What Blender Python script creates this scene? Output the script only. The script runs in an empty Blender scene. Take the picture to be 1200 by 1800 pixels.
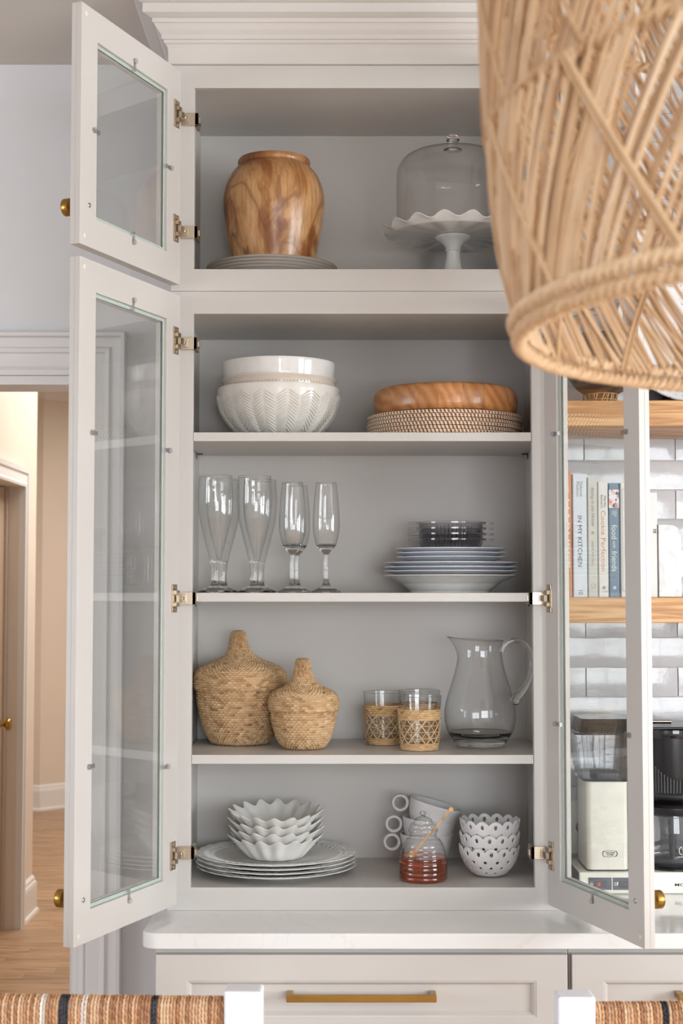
import bpy, bmesh, math, random
from mathutils import Vector, Matrix
PI = math.pi
SC = bpy.context.scene
COL = SC.collection
random.seed(7)

# ------------------------------------------------------------------ camera, world, lights, exposure
cam_data = bpy.data.cameras.new('camera')
cam_data.sensor_fit = 'HORIZONTAL'
cam_data.sensor_width = 36.0
cam_data.lens = 36.0 * 2590.0 / 1200.0
cam_data.clip_start = 0.05
cam_data.dof.use_dof = True
cam_data.dof.focus_distance = 3.0
cam_data.dof.aperture_fstop = 14.0
camera = bpy.data.objects.new('camera', cam_data)
COL.objects.link(camera)
camera.location = (0.0, -2.943, 1.5477)
camera.rotation_euler = (PI / 2 + math.atan(140.0 / 2590.0), 0, 0)
SC.camera = camera

world = bpy.data.worlds.new('world')
SC.world = world
world.use_nodes = True
world.node_tree.nodes['Background'].inputs[0].default_value = (0.75, 0.86, 1.0, 1)
world.node_tree.nodes['Background'].inputs[1].default_value = 1.0

def area_light(name, loc, rot, sx, sy, power, col):
    d = bpy.data.lights.new(name, 'AREA')
    d.shape = 'RECTANGLE'; d.size = sx; d.size_y = sy; d.energy = power; d.color = col
    o = bpy.data.objects.new(name, d); COL.objects.link(o)
    o.location = loc; o.rotation_euler = rot
    return o
# daylight entering the kitchen windows (right wall and the wall behind the camera)
area_light('daylight_window_right', (4.04, -2.75, 1.60), (0, PI / 2, 0), 1.45, 2.9, 160, (0.95, 0.975, 1.0))
area_light('daylight_window_rear', (1.15, -5.14, 1.60), (PI / 2, 0, 0), 2.1, 1.45, 74, (0.93, 0.965, 1.0))
area_light('daylight_window_left', (-4.84, -2.4, 1.60), (0, -PI / 2, 0), 1.45, 2.4, 62, (0.84, 0.89, 1.0))
# ceiling fixture of the hall beyond the doorway
area_light('hall_ceiling_light', (-0.5, 5.2, 3.0), (0, 0, 0), 1.2, 3.8, 74, (1.0, 0.915, 0.84))

SC.view_settings.view_transform = 'Standard'
SC.view_settings.look = 'None'
SC.view_settings.exposure = 0.50
SC.view_settings.gamma = 1.0
SC.view_settings.use_curve_mapping = False
SC.cycles.use_denoising = True
SC.cycles.max_bounces = 8
SC.cycles.diffuse_bounces = 3
SC.cycles.glossy_bounces = 3
SC.cycles.transmission_bounces = 7
SC.cycles.use_adaptive_sampling = True
SC.cycles.adaptive_threshold = 0.06
SC.cycles.transparent_max_bounces = 12
SC.cycles.sample_clamp_indirect = 6.0

# ------------------------------------------------------------------ helpers
def lin(c):
    c = c / 255.0
    return c / 12.92 if c <= 0.04045 else ((c + 0.055) / 1.055) ** 2.4
def rgb(r, g, b):
    return (lin(r), lin(g), lin(b), 1.0)

class Geo:
    """collects vertices and faces (and an optional tint per vertex)"""
    def __init__(self):
        self.v = []; self.f = []; self.t = []
    def add(self, v, f, t=None):
        n = len(self.v)
        self.v.extend(v)
        self.f.extend([tuple(i + n for i in q) for q in f])
        if t is not None:
            while len(self.t) < n: self.t.append(0.5)
            self.t.extend(t)
        return self
    def box(self, x0, x1, y0, y1, z0, z1):
        v = [(x, y, z) for z in (z0, z1) for y in (y0, y1) for x in (x0, x1)]
        f = [(0, 2, 3, 1), (4, 5, 7, 6), (0, 1, 5, 4), (2, 6, 7, 3), (0, 4, 6, 2), (1, 3, 7, 5)]
        return self.add(v, f)
    def lathe(self, prof, n=48, fn=None, cx=0, cy=0, cz=0, closed=False):
        """prof: list of (r, z); a point with r == 0 becomes a pole"""
        v = []; rings = []
        for i, (r, z) in enumerate(prof):
            if r <= 1e-7:
                rings.append([len(v)]); v.append((cx, cy, cz + z))
            else:
                ring = []
                for k in range(n):
                    a = 2 * PI * k / n
                    if fn: p = fn(a, r, z, i)
                    else: p = (r * math.cos(a), r * math.sin(a), z)
                    ring.append(len(v)); v.append((cx + p[0], cy + p[1], cz + p[2]))
                rings.append(ring)
        f = []
        m = len(rings)
        for i in range(m if closed else m - 1):
            A = rings[i]; B = rings[(i + 1) % m]
            if len(A) == 1 and len(B) == 1: continue
            for k in range(n):
                k2 = (k + 1) % n
                if len(A) == 1: f.append((A[0], B[k2], B[k]))
                elif len(B) == 1: f.append((A[k], A[k2], B[0]))
                else: f.append((A[k], A[k2], B[k2], B[k]))
        return self.add(v, f)
    def tube(self, pts, r, n=8, closed=False, cap=True, tint=None, flat=1.0):
        """r: number or list; simple parallel transport frame"""
        P = [Vector(p) for p in pts]; m = len(P)
        R = r if isinstance(r, (list, tuple)) else [r] * m
        v = []; up = None
        for i in range(m):
            if closed: t = P[(i + 1) % m] - P[i - 1]
            else: t = P[min(i + 1, m - 1)] - P[max(i - 1, 0)]
            t.normalize()
            if up is None:
                up = Vector((0, 0, 1)) if abs(t.z) < 0.9 else Vector((0, 1, 0))
            s = t.cross(up)
            if s.length < 1e-6: s = t.cross(Vector((1, 0, 0)))
            s.normalize(); up = s.cross(t).normalized()
            for k in range(n):
                a = 2 * PI * k / n
                q = P[i] + s * (math.cos(a) * R[i]) + up * (math.sin(a) * R[i] * flat)
                v.append(tuple(q))
        f = []
        for i in range(m if closed else m - 1):
            j = (i + 1) % m
            for k in range(n):
                k2 = (k + 1) % n
                f.append((i * n + k, i * n + k2, j * n + k2, j * n + k))
        if cap and not closed:
            f.append(tuple(range(n - 1, -1, -1)))
            f.append(tuple((m - 1) * n + k for k in range(n)))
        t = None
        if tint is not None: t = [tint] * len(v)
        return self.add(v, f, t)
    def prism(self, poly, fn0, fn1):
        """poly: 2-D points; fn0/fn1 map a point to the two end caps"""
        n = len(poly)
        v = [fn0(*p) for p in poly] + [fn1(*p) for p in poly]
        f = [tuple(range(n)), tuple(range(2 * n - 1, n - 1, -1))]
        for i in range(n):
            j = (i + 1) % n
            f.append((i, i + n, j + n, j))
        return self.add(v, f)
    def frame(self, x0, x1, z0, z1, a0, a1, b0, b1, y0, y1):
        """flat rectangular ring: outer x0..x1/z0..z1, opening a0..a1/b0..b1, thickness y0..y1"""
        v = []
        for y in (y0, y1):
            v += [(x0, y, z0), (x1, y, z0), (x1, y, z1), (x0, y, z1), (a0, y, b0), (a1, y, b0), (a1, y, b1), (a0, y, b1)]
        f = []
        for i in range(4):
            j = (i + 1) % 4
            f.append((i, j, 4 + j, 4 + i))
            f.append((8 + j, 8 + i, 12 + i, 12 + j))
            f.append((i, 8 + i, 8 + j, j))
            f.append((4 + j, 12 + j, 12 + i, 4 + i))
        return self.add(v, f)
    def xform(self, M):
        self.v = [tuple(M @ Vector(p)) for p in self.v]
        return self
    def mesh(self, name, smooth=True, angle=35):
        me = bpy.data.meshes.new(name)
        me.from_pydata(self.v, [], self.f)
        bm = bmesh.new(); bm.from_mesh(me)
        bmesh.ops.recalc_face_normals(bm, faces=bm.faces)
        if smooth:
            ang = math.radians(angle)
            for f in bm.faces: f.smooth = True
            for e in bm.edges:
                if len(e.link_faces) == 2 and e.calc_face_angle(0) > ang: e.smooth = False
        bm.to_mesh(me); bm.free()
        if self.t:
            while len(self.t) < len(self.v): self.t.append(0.5)
            at = me.attributes.new('tint', 'FLOAT', 'POINT')
            at.data.foreach_set('value', self.t[:len(self.v)])
        me.update()
        return me

def spl(pts, k=6):
    """Catmull-Rom through 2-D/3-D points"""
    P = [Vector(p) for p in pts]; out = []
    for i in range(len(P) - 1):
        a = P[max(i - 1, 0)]; b = P[i]; c = P[i + 1]; d = P[min(i + 2, len(P) - 1)]
        for j in range(k):
            t = j / k
            q = 0.5 * ((2 * b) + (c - a) * t + (2 * a - 5 * b + 4 * c - d) * t * t + (3 * b - a - 3 * c + d) * t ** 3)
            out.append(tuple(q))
    out.append(tuple(P[-1]))
    return out
def pos(prof):
    return [(max(p[0], 0.0), p[1]) for p in prof]

def wmat(o):
    m = o.matrix_basis.copy()
    if o.parent: m = wmat(o.parent) @ o.matrix_parent_inverse @ m
    return m
def obj(name, geo, mat, parent=None, loc=None, rot=None, bevel=0, smooth=True, angle=35, world=False, seg=2):
    me = geo if isinstance(geo, bpy.types.Mesh) else geo.mesh(name, smooth, angle)
    if mat is not None and len(me.materials) == 0: me.materials.append(mat)
    o = bpy.data.objects.new(name, me); COL.objects.link(o)
    if loc: o.location = loc
    if rot: o.rotation_euler = rot
    if parent:
        o.parent = parent
        if world: o.matrix_parent_inverse = wmat(parent).inverted()
    if bevel:
        b = o.modifiers.new('bevel', 'BEVEL'); b.width = bevel; b.segments = seg
        b.limit_method = 'ANGLE'; b.angle_limit = math.radians(40); b.harden_normals = False
    return o
def tag(o, label, cat=None, group=None, kind=None):
    if label: o['label'] = label
    if cat: o['category'] = cat
    if group: o['group'] = group
    if kind: o['kind'] = kind
    return o
def thing(name, label, cat, loc=(0, 0, 0), rot=(0, 0, 0), group=None):
    o = bpy.data.objects.new(name, None); COL.objects.link(o)
    o.empty_display_size = 0.05
    o.location = loc; o.rotation_euler = rot
    return tag(o, label, cat, group)
def struct(name, geo, mat, parent=None, **k):
    o = obj(name, geo, mat, parent, **k)
    if parent is None: o['kind'] = 'structure'
    return o
def dup(root, loc, rot=None, label=None):
    """copy of a thing with copies of its parts and sub-parts (meshes shared)"""
    def cp(o, par):
        c = o.copy(); COL.objects.link(c)
        if par is not None: c.parent = par
        for ch in o.children: cp(ch, c)
        return c
    r = cp(root, None)
    r.location = loc
    if rot: r.rotation_euler = rot
    if label: r['label'] = label
    return r

# ------------------------------------------------------------------ materials
class Mat:
    def __init__(self, name):
        self.m = bpy.data.materials.new(name); self.m.use_nodes = True
        self.nt = self.m.node_tree; self.N = self.nt.nodes; self.L = self.nt.links
        self.b = self.N['Principled BSDF']
    def n(self, typ, **k):
        o = self.N.new(typ)
        for a, v in k.items(): setattr(o, a, v)
        return o
    def set(self, **k):
        names = dict(col='Base Color', rough='Roughness', metal='Metallic', trans='Transmission Weight', ior='IOR', coat='Coat Weight', spec='Specular IOR Level', coatr='Coat Roughness', sheen='Sheen Weight', sss='Subsurface Weight')
        for a, v in k.items(): self.b.inputs[names[a]].default_value = v
        return self
    def link(self, a, b): self.L.new(a, b)
    def coord(self, scale=(1, 1, 1), kind='Object', loc=(0, 0, 0), rot=(0, 0, 0)):
        t = self.n('ShaderNodeTexCoord'); mp = self.n('ShaderNodeMapping')
        mp.inputs['Scale'].default_value = scale; mp.inputs['Location'].default_value = loc; mp.inputs['Rotation'].default_value = rot
        self.link(t.outputs[kind], mp.inputs['Vector'])
        return mp.outputs[0]
    def noise(self, vec, scale, detail=4, rough=0.5, dist=0.0):
        o = self.n('ShaderNodeTexNoise')
        o.inputs['Scale'].default_value = scale; o.inputs['Detail'].default_value = detail
        o.inputs['Roughness'].default_value = rough; o.inputs['Distortion'].default_value = dist
        self.link(vec, o.inputs['Vector'])
        return o.outputs['Fac']
    def ramp(self, fac, stops, interp='LINEAR'):
        o = self.n('ShaderNodeValToRGB'); o.color_ramp.interpolation = interp
        el = o.color_ramp.elements
        while len(el) < len(stops): el.new(0.5)
        for e, (p, c) in zip(el, stops): e.position = p; e.color = c
        self.link(fac, o.inputs[0])
        return o.outputs[0]
    def mix(self, fac, a, b, mode='MIX'):
        o = self.n('ShaderNodeMix', data_type='RGBA', blend_type=mode)
        for s, v in ((o.inputs[0], fac), (o.inputs[6], a), (o.inputs[7], b)):
            if hasattr(v, 'is_linked') or isinstance(v, bpy.types.NodeSocket): self.link(v, s)
            else: s.default_value = v
        return o.outputs[2]
    def math(self, op, a, b=0.0):
        o = self.n('ShaderNodeMath', operation=op)
        for s, v in ((o.inputs[0], a), (o.inputs[1], b)):
            if isinstance(v, bpy.types.NodeSocket): self.link(v, s)
            else: s.default_value = v
        return o.outputs[0]
    def bump(self, h, strength=0.2, dist=0.001):
        o = self.n('ShaderNodeBump'); o.inputs['Strength'].default_value = strength; o.inputs['Distance'].default_value = dist
        self.link(h, o.inputs['Height']); self.link(o.outputs[0], self.b.inputs['Normal'])
        return self
    def color(self, s):
        self.link(s, self.b.inputs['Base Color']); return self
    def rnd(self):
        return self.n('ShaderNodeObjectInfo').outputs['Random']

def paint(name, c, rough=0.4, var=0.03, bump=0.03, scale=30):
    M = Mat(name); M.set(rough=rough)
    v = M.coord()
    f = M.noise(v, 3.0, 3)
    dark = tuple(x * (1 - var) for x in c[:3]) + (1,); lite = tuple(min(x * (1 + var), 1) for x in c[:3]) + (1,)
    M.color(M.ramp(f, [(0.3, dark), (0.7, lite)]))
    if bump: M.bump(M.noise(v, scale * 10, 2), bump, 0.001)
    return M.m
def simple(name, c, rough=0.4, metal=0.0, **k):
    M = Mat(name); M.set(col=c, rough=rough, metal=metal, **k)
    f = M.noise(M.coord(), 40, 3)
    d = tuple(x * 0.94 for x in c[:3]) + (1,)
    M.color(M.ramp(f, [(0.35, d), (0.65, c)]))
    return M.m
def glass(name, c=(1, 1, 1, 1), ior=1.48, rough=0.0):
    M = Mat(name); M.set(col=c, rough=rough, trans=1.0, ior=ior)
    return M.m
def pane_mat(name, tint, f0=0.04, edge=None, rough=0.0, power=5.0):
    """thin sheet of glass: transparent, with a mirror layer that grows towards grazing angles"""
    M = Mat(name)
    M.N.remove(M.b)
    lw = M.n('ShaderNodeLayerWeight'); lw.inputs['Blend'].default_value = 0.5
    fac = lw.outputs['Facing']
    tr = M.n('ShaderNodeBsdfTransparent'); tr.inputs[0].default_value = tint
    if edge:
        M.link(M.mix(M.math('POWER', fac, 3.0), tint, edge), tr.inputs[0])
    gl = M.n('ShaderNodeBsdfGlossy'); gl.inputs['Roughness'].default_value = rough
    fr = M.math('MULTIPLY_ADD', M.math('POWER', fac, power), 1.0 - f0); fr.node.inputs[2].default_value = f0
    mx = M.n('ShaderNodeMixShader')
    M.link(fr, mx.inputs[0]); M.link(tr.outputs[0], mx.inputs[1]); M.link(gl.outputs[0], mx.inputs[2])
    M.link(mx.outputs[0], M.N['Material Output'].inputs['Surface'])
    return M.m
def wood(name, c1, c2, c3, scale=(1, 12, 12), rough=0.4, contrast=(0.25, 0.55, 0.8), rnd=0.0, rings=6.0, bump=0.15):
    """grain stretched along local x; rings adds cathedral figure"""
    M = Mat(name); M.set(rough=rough)
    v = M.coord(scale)
    if rnd:
        r = M.rnd(); cmb = M.n('ShaderNodeCombineXYZ')
        k = M.math('MULTIPLY', r, 37.0)
        for i in range(3): M.link(k, cmb.inputs[i])
        ad = M.n('ShaderNodeVectorMath', operation='ADD'); M.link(v, ad.inputs[0]); M.link(cmb.outputs[0], ad.inputs[1]); v = ad.outputs[0]
    n1 = M.noise(v, 2.2, 3, 0.5, 0.6)
    s = M.math('SINE', M.math('MULTIPLY', n1, rings * 6.28))
    s = M.math('MULTIPLY_ADD', s, 0.5); 
    s.node.inputs[2].default_value = 0.5
    n2 = M.noise(v, 14.0, 5, 0.6)
    h = M.math('ADD', M.math('MULTIPLY', s, 0.45), M.math('MULTIPLY', n2, 0.55))
    col = M.ramp(h, [(contrast[0], c1), (contrast[1], c2), (contrast[2], c3)])
    if rnd:
        hs = M.n('ShaderNodeHueSaturation'); hs.inputs['Saturation'].default_value = 1.0
        M.link(M.math('MULTIPLY_ADD', M.rnd(), rnd), hs.inputs['Value'])
        hs.inputs['Value'].links[0].from_node.inputs[2].default_value = 1 - rnd / 2
        M.link(col, hs.inputs['Color']); col = hs.outputs[0]
    M.color(col)
    if bump: M.bump(h, bump, 0.0006)
    return M.m
def weave_mat(name, c1, c2, c3, rough=0.6, streak=220):
    """strand colour from the tint attribute plus fine fibres"""
    M = Mat(name); M.set(rough=rough, spec=0.35)
    a = M.n('ShaderNodeAttribute', attribute_name='tint').outputs['Fac']
    f = M.noise(M.coord((1, 1, 3)), streak, 3, 0.6)
    h = M.math('ADD', M.math('MULTIPLY', a, 0.72), M.math('MULTIPLY', f, 0.28))
    M.color(M.ramp(h, [(0.12, c1), (0.5, c2), (0.88, c3)]))
    M.bump(f, 0.3, 0.0006)
    return M.m

M_cab = paint('greige_cabinet_paint', rgb(204, 200, 195), 0.36, 0.012, 0.02)
M_trimw = paint('white_trim_paint', rgb(232, 231, 230), 0.38, 0.012, 0.02)
M_crown = paint('crown_paint', rgb(210, 205, 199), 0.4, 0.012, 0.02)
M_wall = paint('pale_grey_wall_paint', rgb(228, 228, 229), 0.6, 0.015, 0.04)
M_hallwall = paint('cream_hall_paint', rgb(226, 214, 200), 0.6, 0.015, 0.04)
M_ceil = paint('ceiling_paint', rgb(214, 208, 200), 0.7, 0.015, 0.03)
M_halldoor = paint('hall_door_paint', rgb(196, 176, 156), 0.45, 0.02, 0.02)
M_nickel = simple('nickel', rgb(206, 192, 172), 0.34, 1.0)
M_darksteel = simple('dark_steel', rgb(70, 68, 70), 0.3, 1.0)
M_brass = simple('aged_brass', rgb(176, 138, 72), 0.28, 1.0)
M_steel = simple('steel', rgb(190, 190, 190), 0.2, 1.0)
M_pane = pane_mat('door_pane', (0.96, 0.972, 0.962, 1), 0.045, power=4.0)
M_paneedge = simple('ground_glass_edge', rgb(186, 200, 192), 0.25)
M_plastic = pane_mat('clear_plastic', (0.95, 0.95, 0.96, 1), 0.14, (0.62, 0.62, 0.63, 1), 0.15)
M_felt = simple('bumper', rgb(226, 219, 205), 0.6)
M_thin = pane_mat('thin_blown_glass', (0.975, 0.98, 0.98, 1), 0.075, (0.62, 0.64, 0.65, 1), power=4.0)
M_glass = glass('clear_glass', (0.985, 0.99, 0.99, 1), 1.5)
M_pglass = glass('pitcher_glass', (0.97, 0.99, 0.985, 1), 1.5)
M_porc = simple('white_porcelain', rgb(236, 235, 232), 0.12, coat=0.5)
M_stone = simple('white_stoneware', rgb(233, 229, 222), 0.22, coat=0.35)
M_matte = simple('matte_white_ceramic', rgb(232, 230, 229), 0.45)
M_bluew = simple('bluish_white_porcelain', rgb(226, 230, 238), 0.12, coat=0.5)
def veined(name, c, v1, rough, scale, lo, hi):
    M = Mat(name); M.set(rough=rough)
    vec = M.coord((1, 1, 1), rot=(0.3, 0.2, 0.6))
    w = M.noise(vec, scale, 6, 0.6, 1.6)
    d = M.math('ABSOLUTE', M.math('SUBTRACT', w, 0.5))
    M.color(M.ramp(d, [(lo, v1), (hi, c)]))
    return M.m
M_quartz = veined('white_quartz', rgb(236, 236, 235), rgb(231, 230, 228), 0.08, 1.3, 0.0, 0.006)
M_marble = veined('white_marble', rgb(222, 221, 219), rgb(200, 199, 198), 0.3, 7.0, 0.0, 0.035)
# ------------------------------------------------------------------ room shell
YW = 0.345          # kitchen face of the back wall
ZCEIL = 2.743
g = Geo()
g.box(-4.9, -1.42, YW, 0.465, 0, 3.05).box(-1.42, -0.577, YW, 0.465, 2.0325, 3.05).box(-0.577, 4.1, YW, 0.465, 0, 3.05)
wall_back = struct('wall_back', g, M_wall, smooth=False)
def holed_wall(name, along, lo, hi, plane0, plane1, h0, h1, z0, z1):
    g = Geo()
    def b(a0, a1, c0, c1):
        if along == 'y': g.box(plane0, plane1, a0, a1, c0, c1)
        else: g.box(a0, a1, plane0, plane1, c0, c1)
    b(lo, h0, 0, ZCEIL); b(h1, hi, 0, ZCEIL); b(h0, h1, 0, z0); b(h0, h1, z1, ZCEIL)
    return struct(name, g, M_wall, smooth=False)
def window(name, along, plane, h0, h1, z0, z1, nx):
    g = Geo()
    t = 0.035
    def b(a0, a1, c0, c1, d=0.02):
        if along == 'y': g.box(plane - d, plane + d, a0, a1, c0, c1)
        else: g.box(a0, a1, plane - d, plane + d, c0, c1)
    b(h0, h0 + t * 1.6, z0, z1); b(h1 - t * 1.6, h1, z0, z1); b(h0, h1, z0, z0 + t * 1.6); b(h0, h1, z1 - t * 1.6, z1)
    for i in range(1, nx):
        c = h0 + (h1 - h0) * i / nx
        w = t if i % 2 == 0 else t * 0.4
        b(c - w, c + w, z0, z1)
    zm = (z0 + z1) / 2
    b(h0, h1, zm - t * 0.6, zm + t * 0.6)
    return struct(name, g, M_trimw, smooth=False)
holed_wall('wall_right', 'y', -5.1, YW, 4.0, 4.1, -4.2, -1.3, 0.875, 2.325)
window('window_1', 'y', 3.98, -4.2, -1.3, 0.875, 2.325, 6)
holed_wall('wall_rear', 'x', -4.8, 4.0, -5.2, -5.1, 0.1, 2.2, 0.875, 2.325)
window('window_2', 'x', -5.08, 0.1, 2.2, 0.875, 2.325, 6)
holed_wall('wall_left', 'y', -5.1, YW, -4.9, -4.8, -3.6, -1.2, 0.875, 2.325)
window('window_3', 'y', -4.78, -3.6, -1.2, 0.875, 2.325, 4)
struct('ceiling', Geo().box(-4.9, 4.1, -5.2, YW, ZCEIL, 2.85), M_ceil, smooth=False)

# wooden floor: sub-floor plane with individual boards where the doorway shows them
M_floor = wood('oak_floor', rgb(134, 100, 72), rgb(172, 138, 106), rgb(190, 158, 126), (1.2, 16, 16), 0.35, rnd=0.22, rings=2.5, bump=0.1)
floor = struct('floor', Geo().box(-4.9, 4.1, -5.2, 9.2, -0.05, -0.004), M_floor, smooth=False)
plank_me = []
for L in (0.7, 0.95, 1.2):
    me = Geo().box(0, L - 0.0012, 0.0006, 0.0824, -0.004, 0.0).mesh('plank', False); me.materials.append(M_floor); plank_me.append(me)
rnd = random.Random(3)
for r in range(72):
    x = -2.9 - rnd.random() * 0.7
    y = 2.4 + r * 0.083
    while x < -0.45:
        k = rnd.randrange(3)
        obj('plank', plank_me[k], None, floor, loc=(x, y, 0))
        x += (0.7, 0.95, 1.2)[k]

# doorway casing (stepped moulding mitred round the opening) and jamb
def sweep(prof, path_fn):
    """prof: list of (w, t); path_fn(w, t) -> list of points"""
    rows = [path_fn(w, t) for w, t in prof]
    v = [p for r in rows for p in r]; n = len(rows[0]); f = []
    for i in range(len(rows) - 1):
        for k in range(n - 1):
            f.append((i * n + k, i * n + k + 1, (i + 1) * n + k + 1, (i + 1) * n + k))
    return Geo().add(v, f)
cprof = [(0.0, 0.0), (0.0, 0.011), (0.011, 0.013), (0.015, 0.009), (0.019, 0.013), (0.047, 0.014), (0.05, 0.020), (0.058, 0.022), (0.062, 0.016), (0.082, 0.019), (0.085, 0.030), (0.093, 0.030), (0.095, 0.026), (0.095, 0.0)]
struct('trim_2', sweep(cprof, lambda w, t: [(-0.577 + w, YW - t, 0), (-0.577 + w, YW - t, 2.0325 + w), (-1.42 - w, YW - t, 2.0325 + w), (-1.42 - w, YW - t, 0)]), M_trimw, smooth=False)
struct('trim_3', Geo().box(-0.592, -0.5775, YW, 0.465, 0, 2.032).box(-1.42, -1.405, YW, 0.465, 0, 2.032).box(-1.42, -0.5775, YW, 0.465, 2.012, 2.032).box(-0.604, -0.592, 0.385, 0.42, 0, 2.02), M_trimw, smooth=False)

# hall beyond the doorway
XH = -1.5
g = Geo().box(XH - 0.14, XH, 0.465, 3.02, 0, 3.05).box(XH - 0.14, XH, 3.91, 4.29, 0, 3.05).box(XH - 0.14, XH, 3.02, 3.91, 2.035, 3.05)
struct('wall_hall_near', g, M_hallwall, smooth=False)
struct('wall_hall_far', Geo().prism([(-3.3, 7.6), (-2.14, 7.6), (-1.1, 8.64), (-1.1, 8.78), (-2.2, 7.74), (-3.3, 7.74)], lambda x, y: (x, y, 0), lambda x, y: (x, y, 3.04)), M_hallwall, smooth=False)
struct('wall_hall_end', Geo().box(-1.2, 1.6, 8.6, 8.7, 0, 3.05).box(1.5, 1.6, 0.465, 8.6, 0, 3.05).box(-3.4, -3.3, 4.2, 7.7, 0, 3.05).box(-3.4, -1.64, 4.15, 4.29, 0, 3.05), M_hallwall, smooth=False)
struct('ceiling_hall', Geo().box(-3.4, 1.6, 0.465, 8.8, 3.04, 3.12), M_ceil, smooth=False)
hp = [(0, 0), (0, 0.03), (0.012, 0.032), (0.02, 0.026), (0.06, 0.022), (0.066, 0.03), (0.09, 0.03), (0.09, 0.0)]
struct('trim_4', sweep(hp, lambda w, t: [(XH + t, 3.91 + w, 0), (XH + t, 3.91 + w, 2.035 + w), (XH + t, 3.02 - w, 2.035 + w), (XH + t, 3.02 - w, 0)]), M_trimw, smooth=False)
door = struct('door_1', Geo().box(XH - 0.10, XH - 0.062, 3.03, 3.90, 0.006, 2.03).box(XH - 0.062, XH - 0.05, 3.88, 3.905, 0, 2.03), M_halldoor, bevel=0.002)
g = Geo(); g.lathe(pos(spl([(0.0, 0.0), (0.026, 0.0), (0.026, 0.008), (0.011, 0.012), (0.011, 0.03), (0.024, 0.038), (0.028, 0.05), (0.02, 0.06), (0.0, 0.063)], 3)), 24)
obj('door_knob', g, M_brass, door, loc=(XH - 0.062, 3.80, 0.945), rot=(0, PI / 2, 0), world=True)
bp = [(0, 0.03), (0.012, 0.028), (0.02, 0.02), (0.13, 0.02), (0.145, 0.017), (0.15, 0.012), (0.165, 0.01), (0.178, 0.0)]
struct('baseboard_hall_near', sweep(bp, lambda w, t: [(XH + t, 4.0, w), (XH + t, 4.29 + t, w), (XH - 0.14, 4.29 + t, w)]), M_trimw, smooth=False)
k = math.sqrt(0.5)
struct('baseboard_hall_far', sweep(bp, lambda w, t: [(-3.3, 7.6 - t, w), (-2.14 + t * 0.41, 7.6 - t, w), (-1.1 + t * k, 8.64 - t * k, w)]), M_trimw, smooth=False)
kp = [(2.93, 0.0), (2.93, 0.012), (2.945, 0.014), (2.955, 0.022), (2.985, 0.055), (3.0, 0.062), (3.005, 0.075), (3.04, 0.08)]
struct('trim_5', sweep(kp, lambda w, t: [(-3.3, 7.6 - t, w), (-2.14 + t * 0.41, 7.6 - t, w), (-1.1 + t * k, 8.64 - t * k, w)]), M_trimw, smooth=False)

# backsplash of hand-made tiles on the wall right of the cabinet
M = Mat('glazed_tile'); M.set(rough=0.12, coat=0.3)
r = M.rnd(); vec = M.coord((1, 1, 1))
cl = M.noise(vec, 26, 5, 0.65, 0.4)
c1 = M.ramp(r, [(0.0, rgb(176, 176, 179)), (0.5, rgb(188, 188, 191)), (1.0, rgb(202, 201, 202))])
M.color(M.mix(M.math('MULTIPLY', M.ramp(cl, [(0.35, (0, 0, 0, 1)), (0.75, (1, 1, 1, 1))]), 0.35), c1, rgb(158, 157, 160)))
M.bump(M.noise(vec, 45, 4, 0.6), 0.35, 0.0015)
M_tile = M.m
M_grout = paint('grout', rgb(190, 187, 184), 0.8, 0.03, 0.1)
TW, TH = 0.2035, 0.0656
tile_me = []
for s in range(10):
    rr = random.Random(50 + s)
    v = []; f = []; nx, nz = 6, 3
    for j in range(nz + 1):
        for i in range(nx + 1):
            x = (TW - 0.0028) * i / nx; z = (TH - 0.0028) * j / nz
            edge = (i in (0, nx)) or (j in (0, nz))
            y = -0.008 + (0.0015 if edge else 0.0) + rr.uniform(-0.0005, 0.0005)
            if i in (0, nx): x += rr.uniform(-0.0006, 0.0006)
            if j in (0, nz): z += rr.uniform(-0.0007, 0.0007)
            v.append((x, y, z))
    W = nx + 1
    for j in range(nz):
        for i in range(nx): f.append((j * W + i, j * W + i + 1, (j + 1) * W + i + 1, (j + 1) * W + i))
    rim = list(range(W)) + [j * W + nx for j in range(1, nz + 1)] + [nz * W + i for i in range(nx - 1, -1, -1)] + [j * W for j in range(nz - 1, 0, -1)]
    b0 = len(v)
    for q in rim: v.append((v[q][0], 0.0, v[q][2]))
    for q in range(len(rim)):
        q2 = (q + 1) % len(rim); f.append((rim[q], b0 + q, b0 + q2, rim[q2]))
    me = Geo().add(v, f).mesh('tile', True, 30); me.materials.append(M_tile); tile_me.append(me)
obj('grout_bed', Geo().box(0.4262, 1.42, YW - 0.0035, YW + 0.001, 0.9, ZCEIL), M_grout, wall_back, smooth=False)
rnd = random.Random(11)
for row in range(27):
    z = 0.9212 + row * TH
    if z + TH > ZCEIL: break
    x0 = 0.5416 - TW * (1 if row % 2 == 0 else 0.5)
    for c in range(5):
        x = x0 + c * TW
        if x > 1.3: continue
        o = obj('tile', tile_me[rnd.randrange(10)], None, wall_back, loc=(x + 0.0014, YW - 0.001, z + 0.0014), rot=(rnd.uniform(-0.004, 0.004), 0, rnd.uniform(-0.004, 0.004)))

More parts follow.
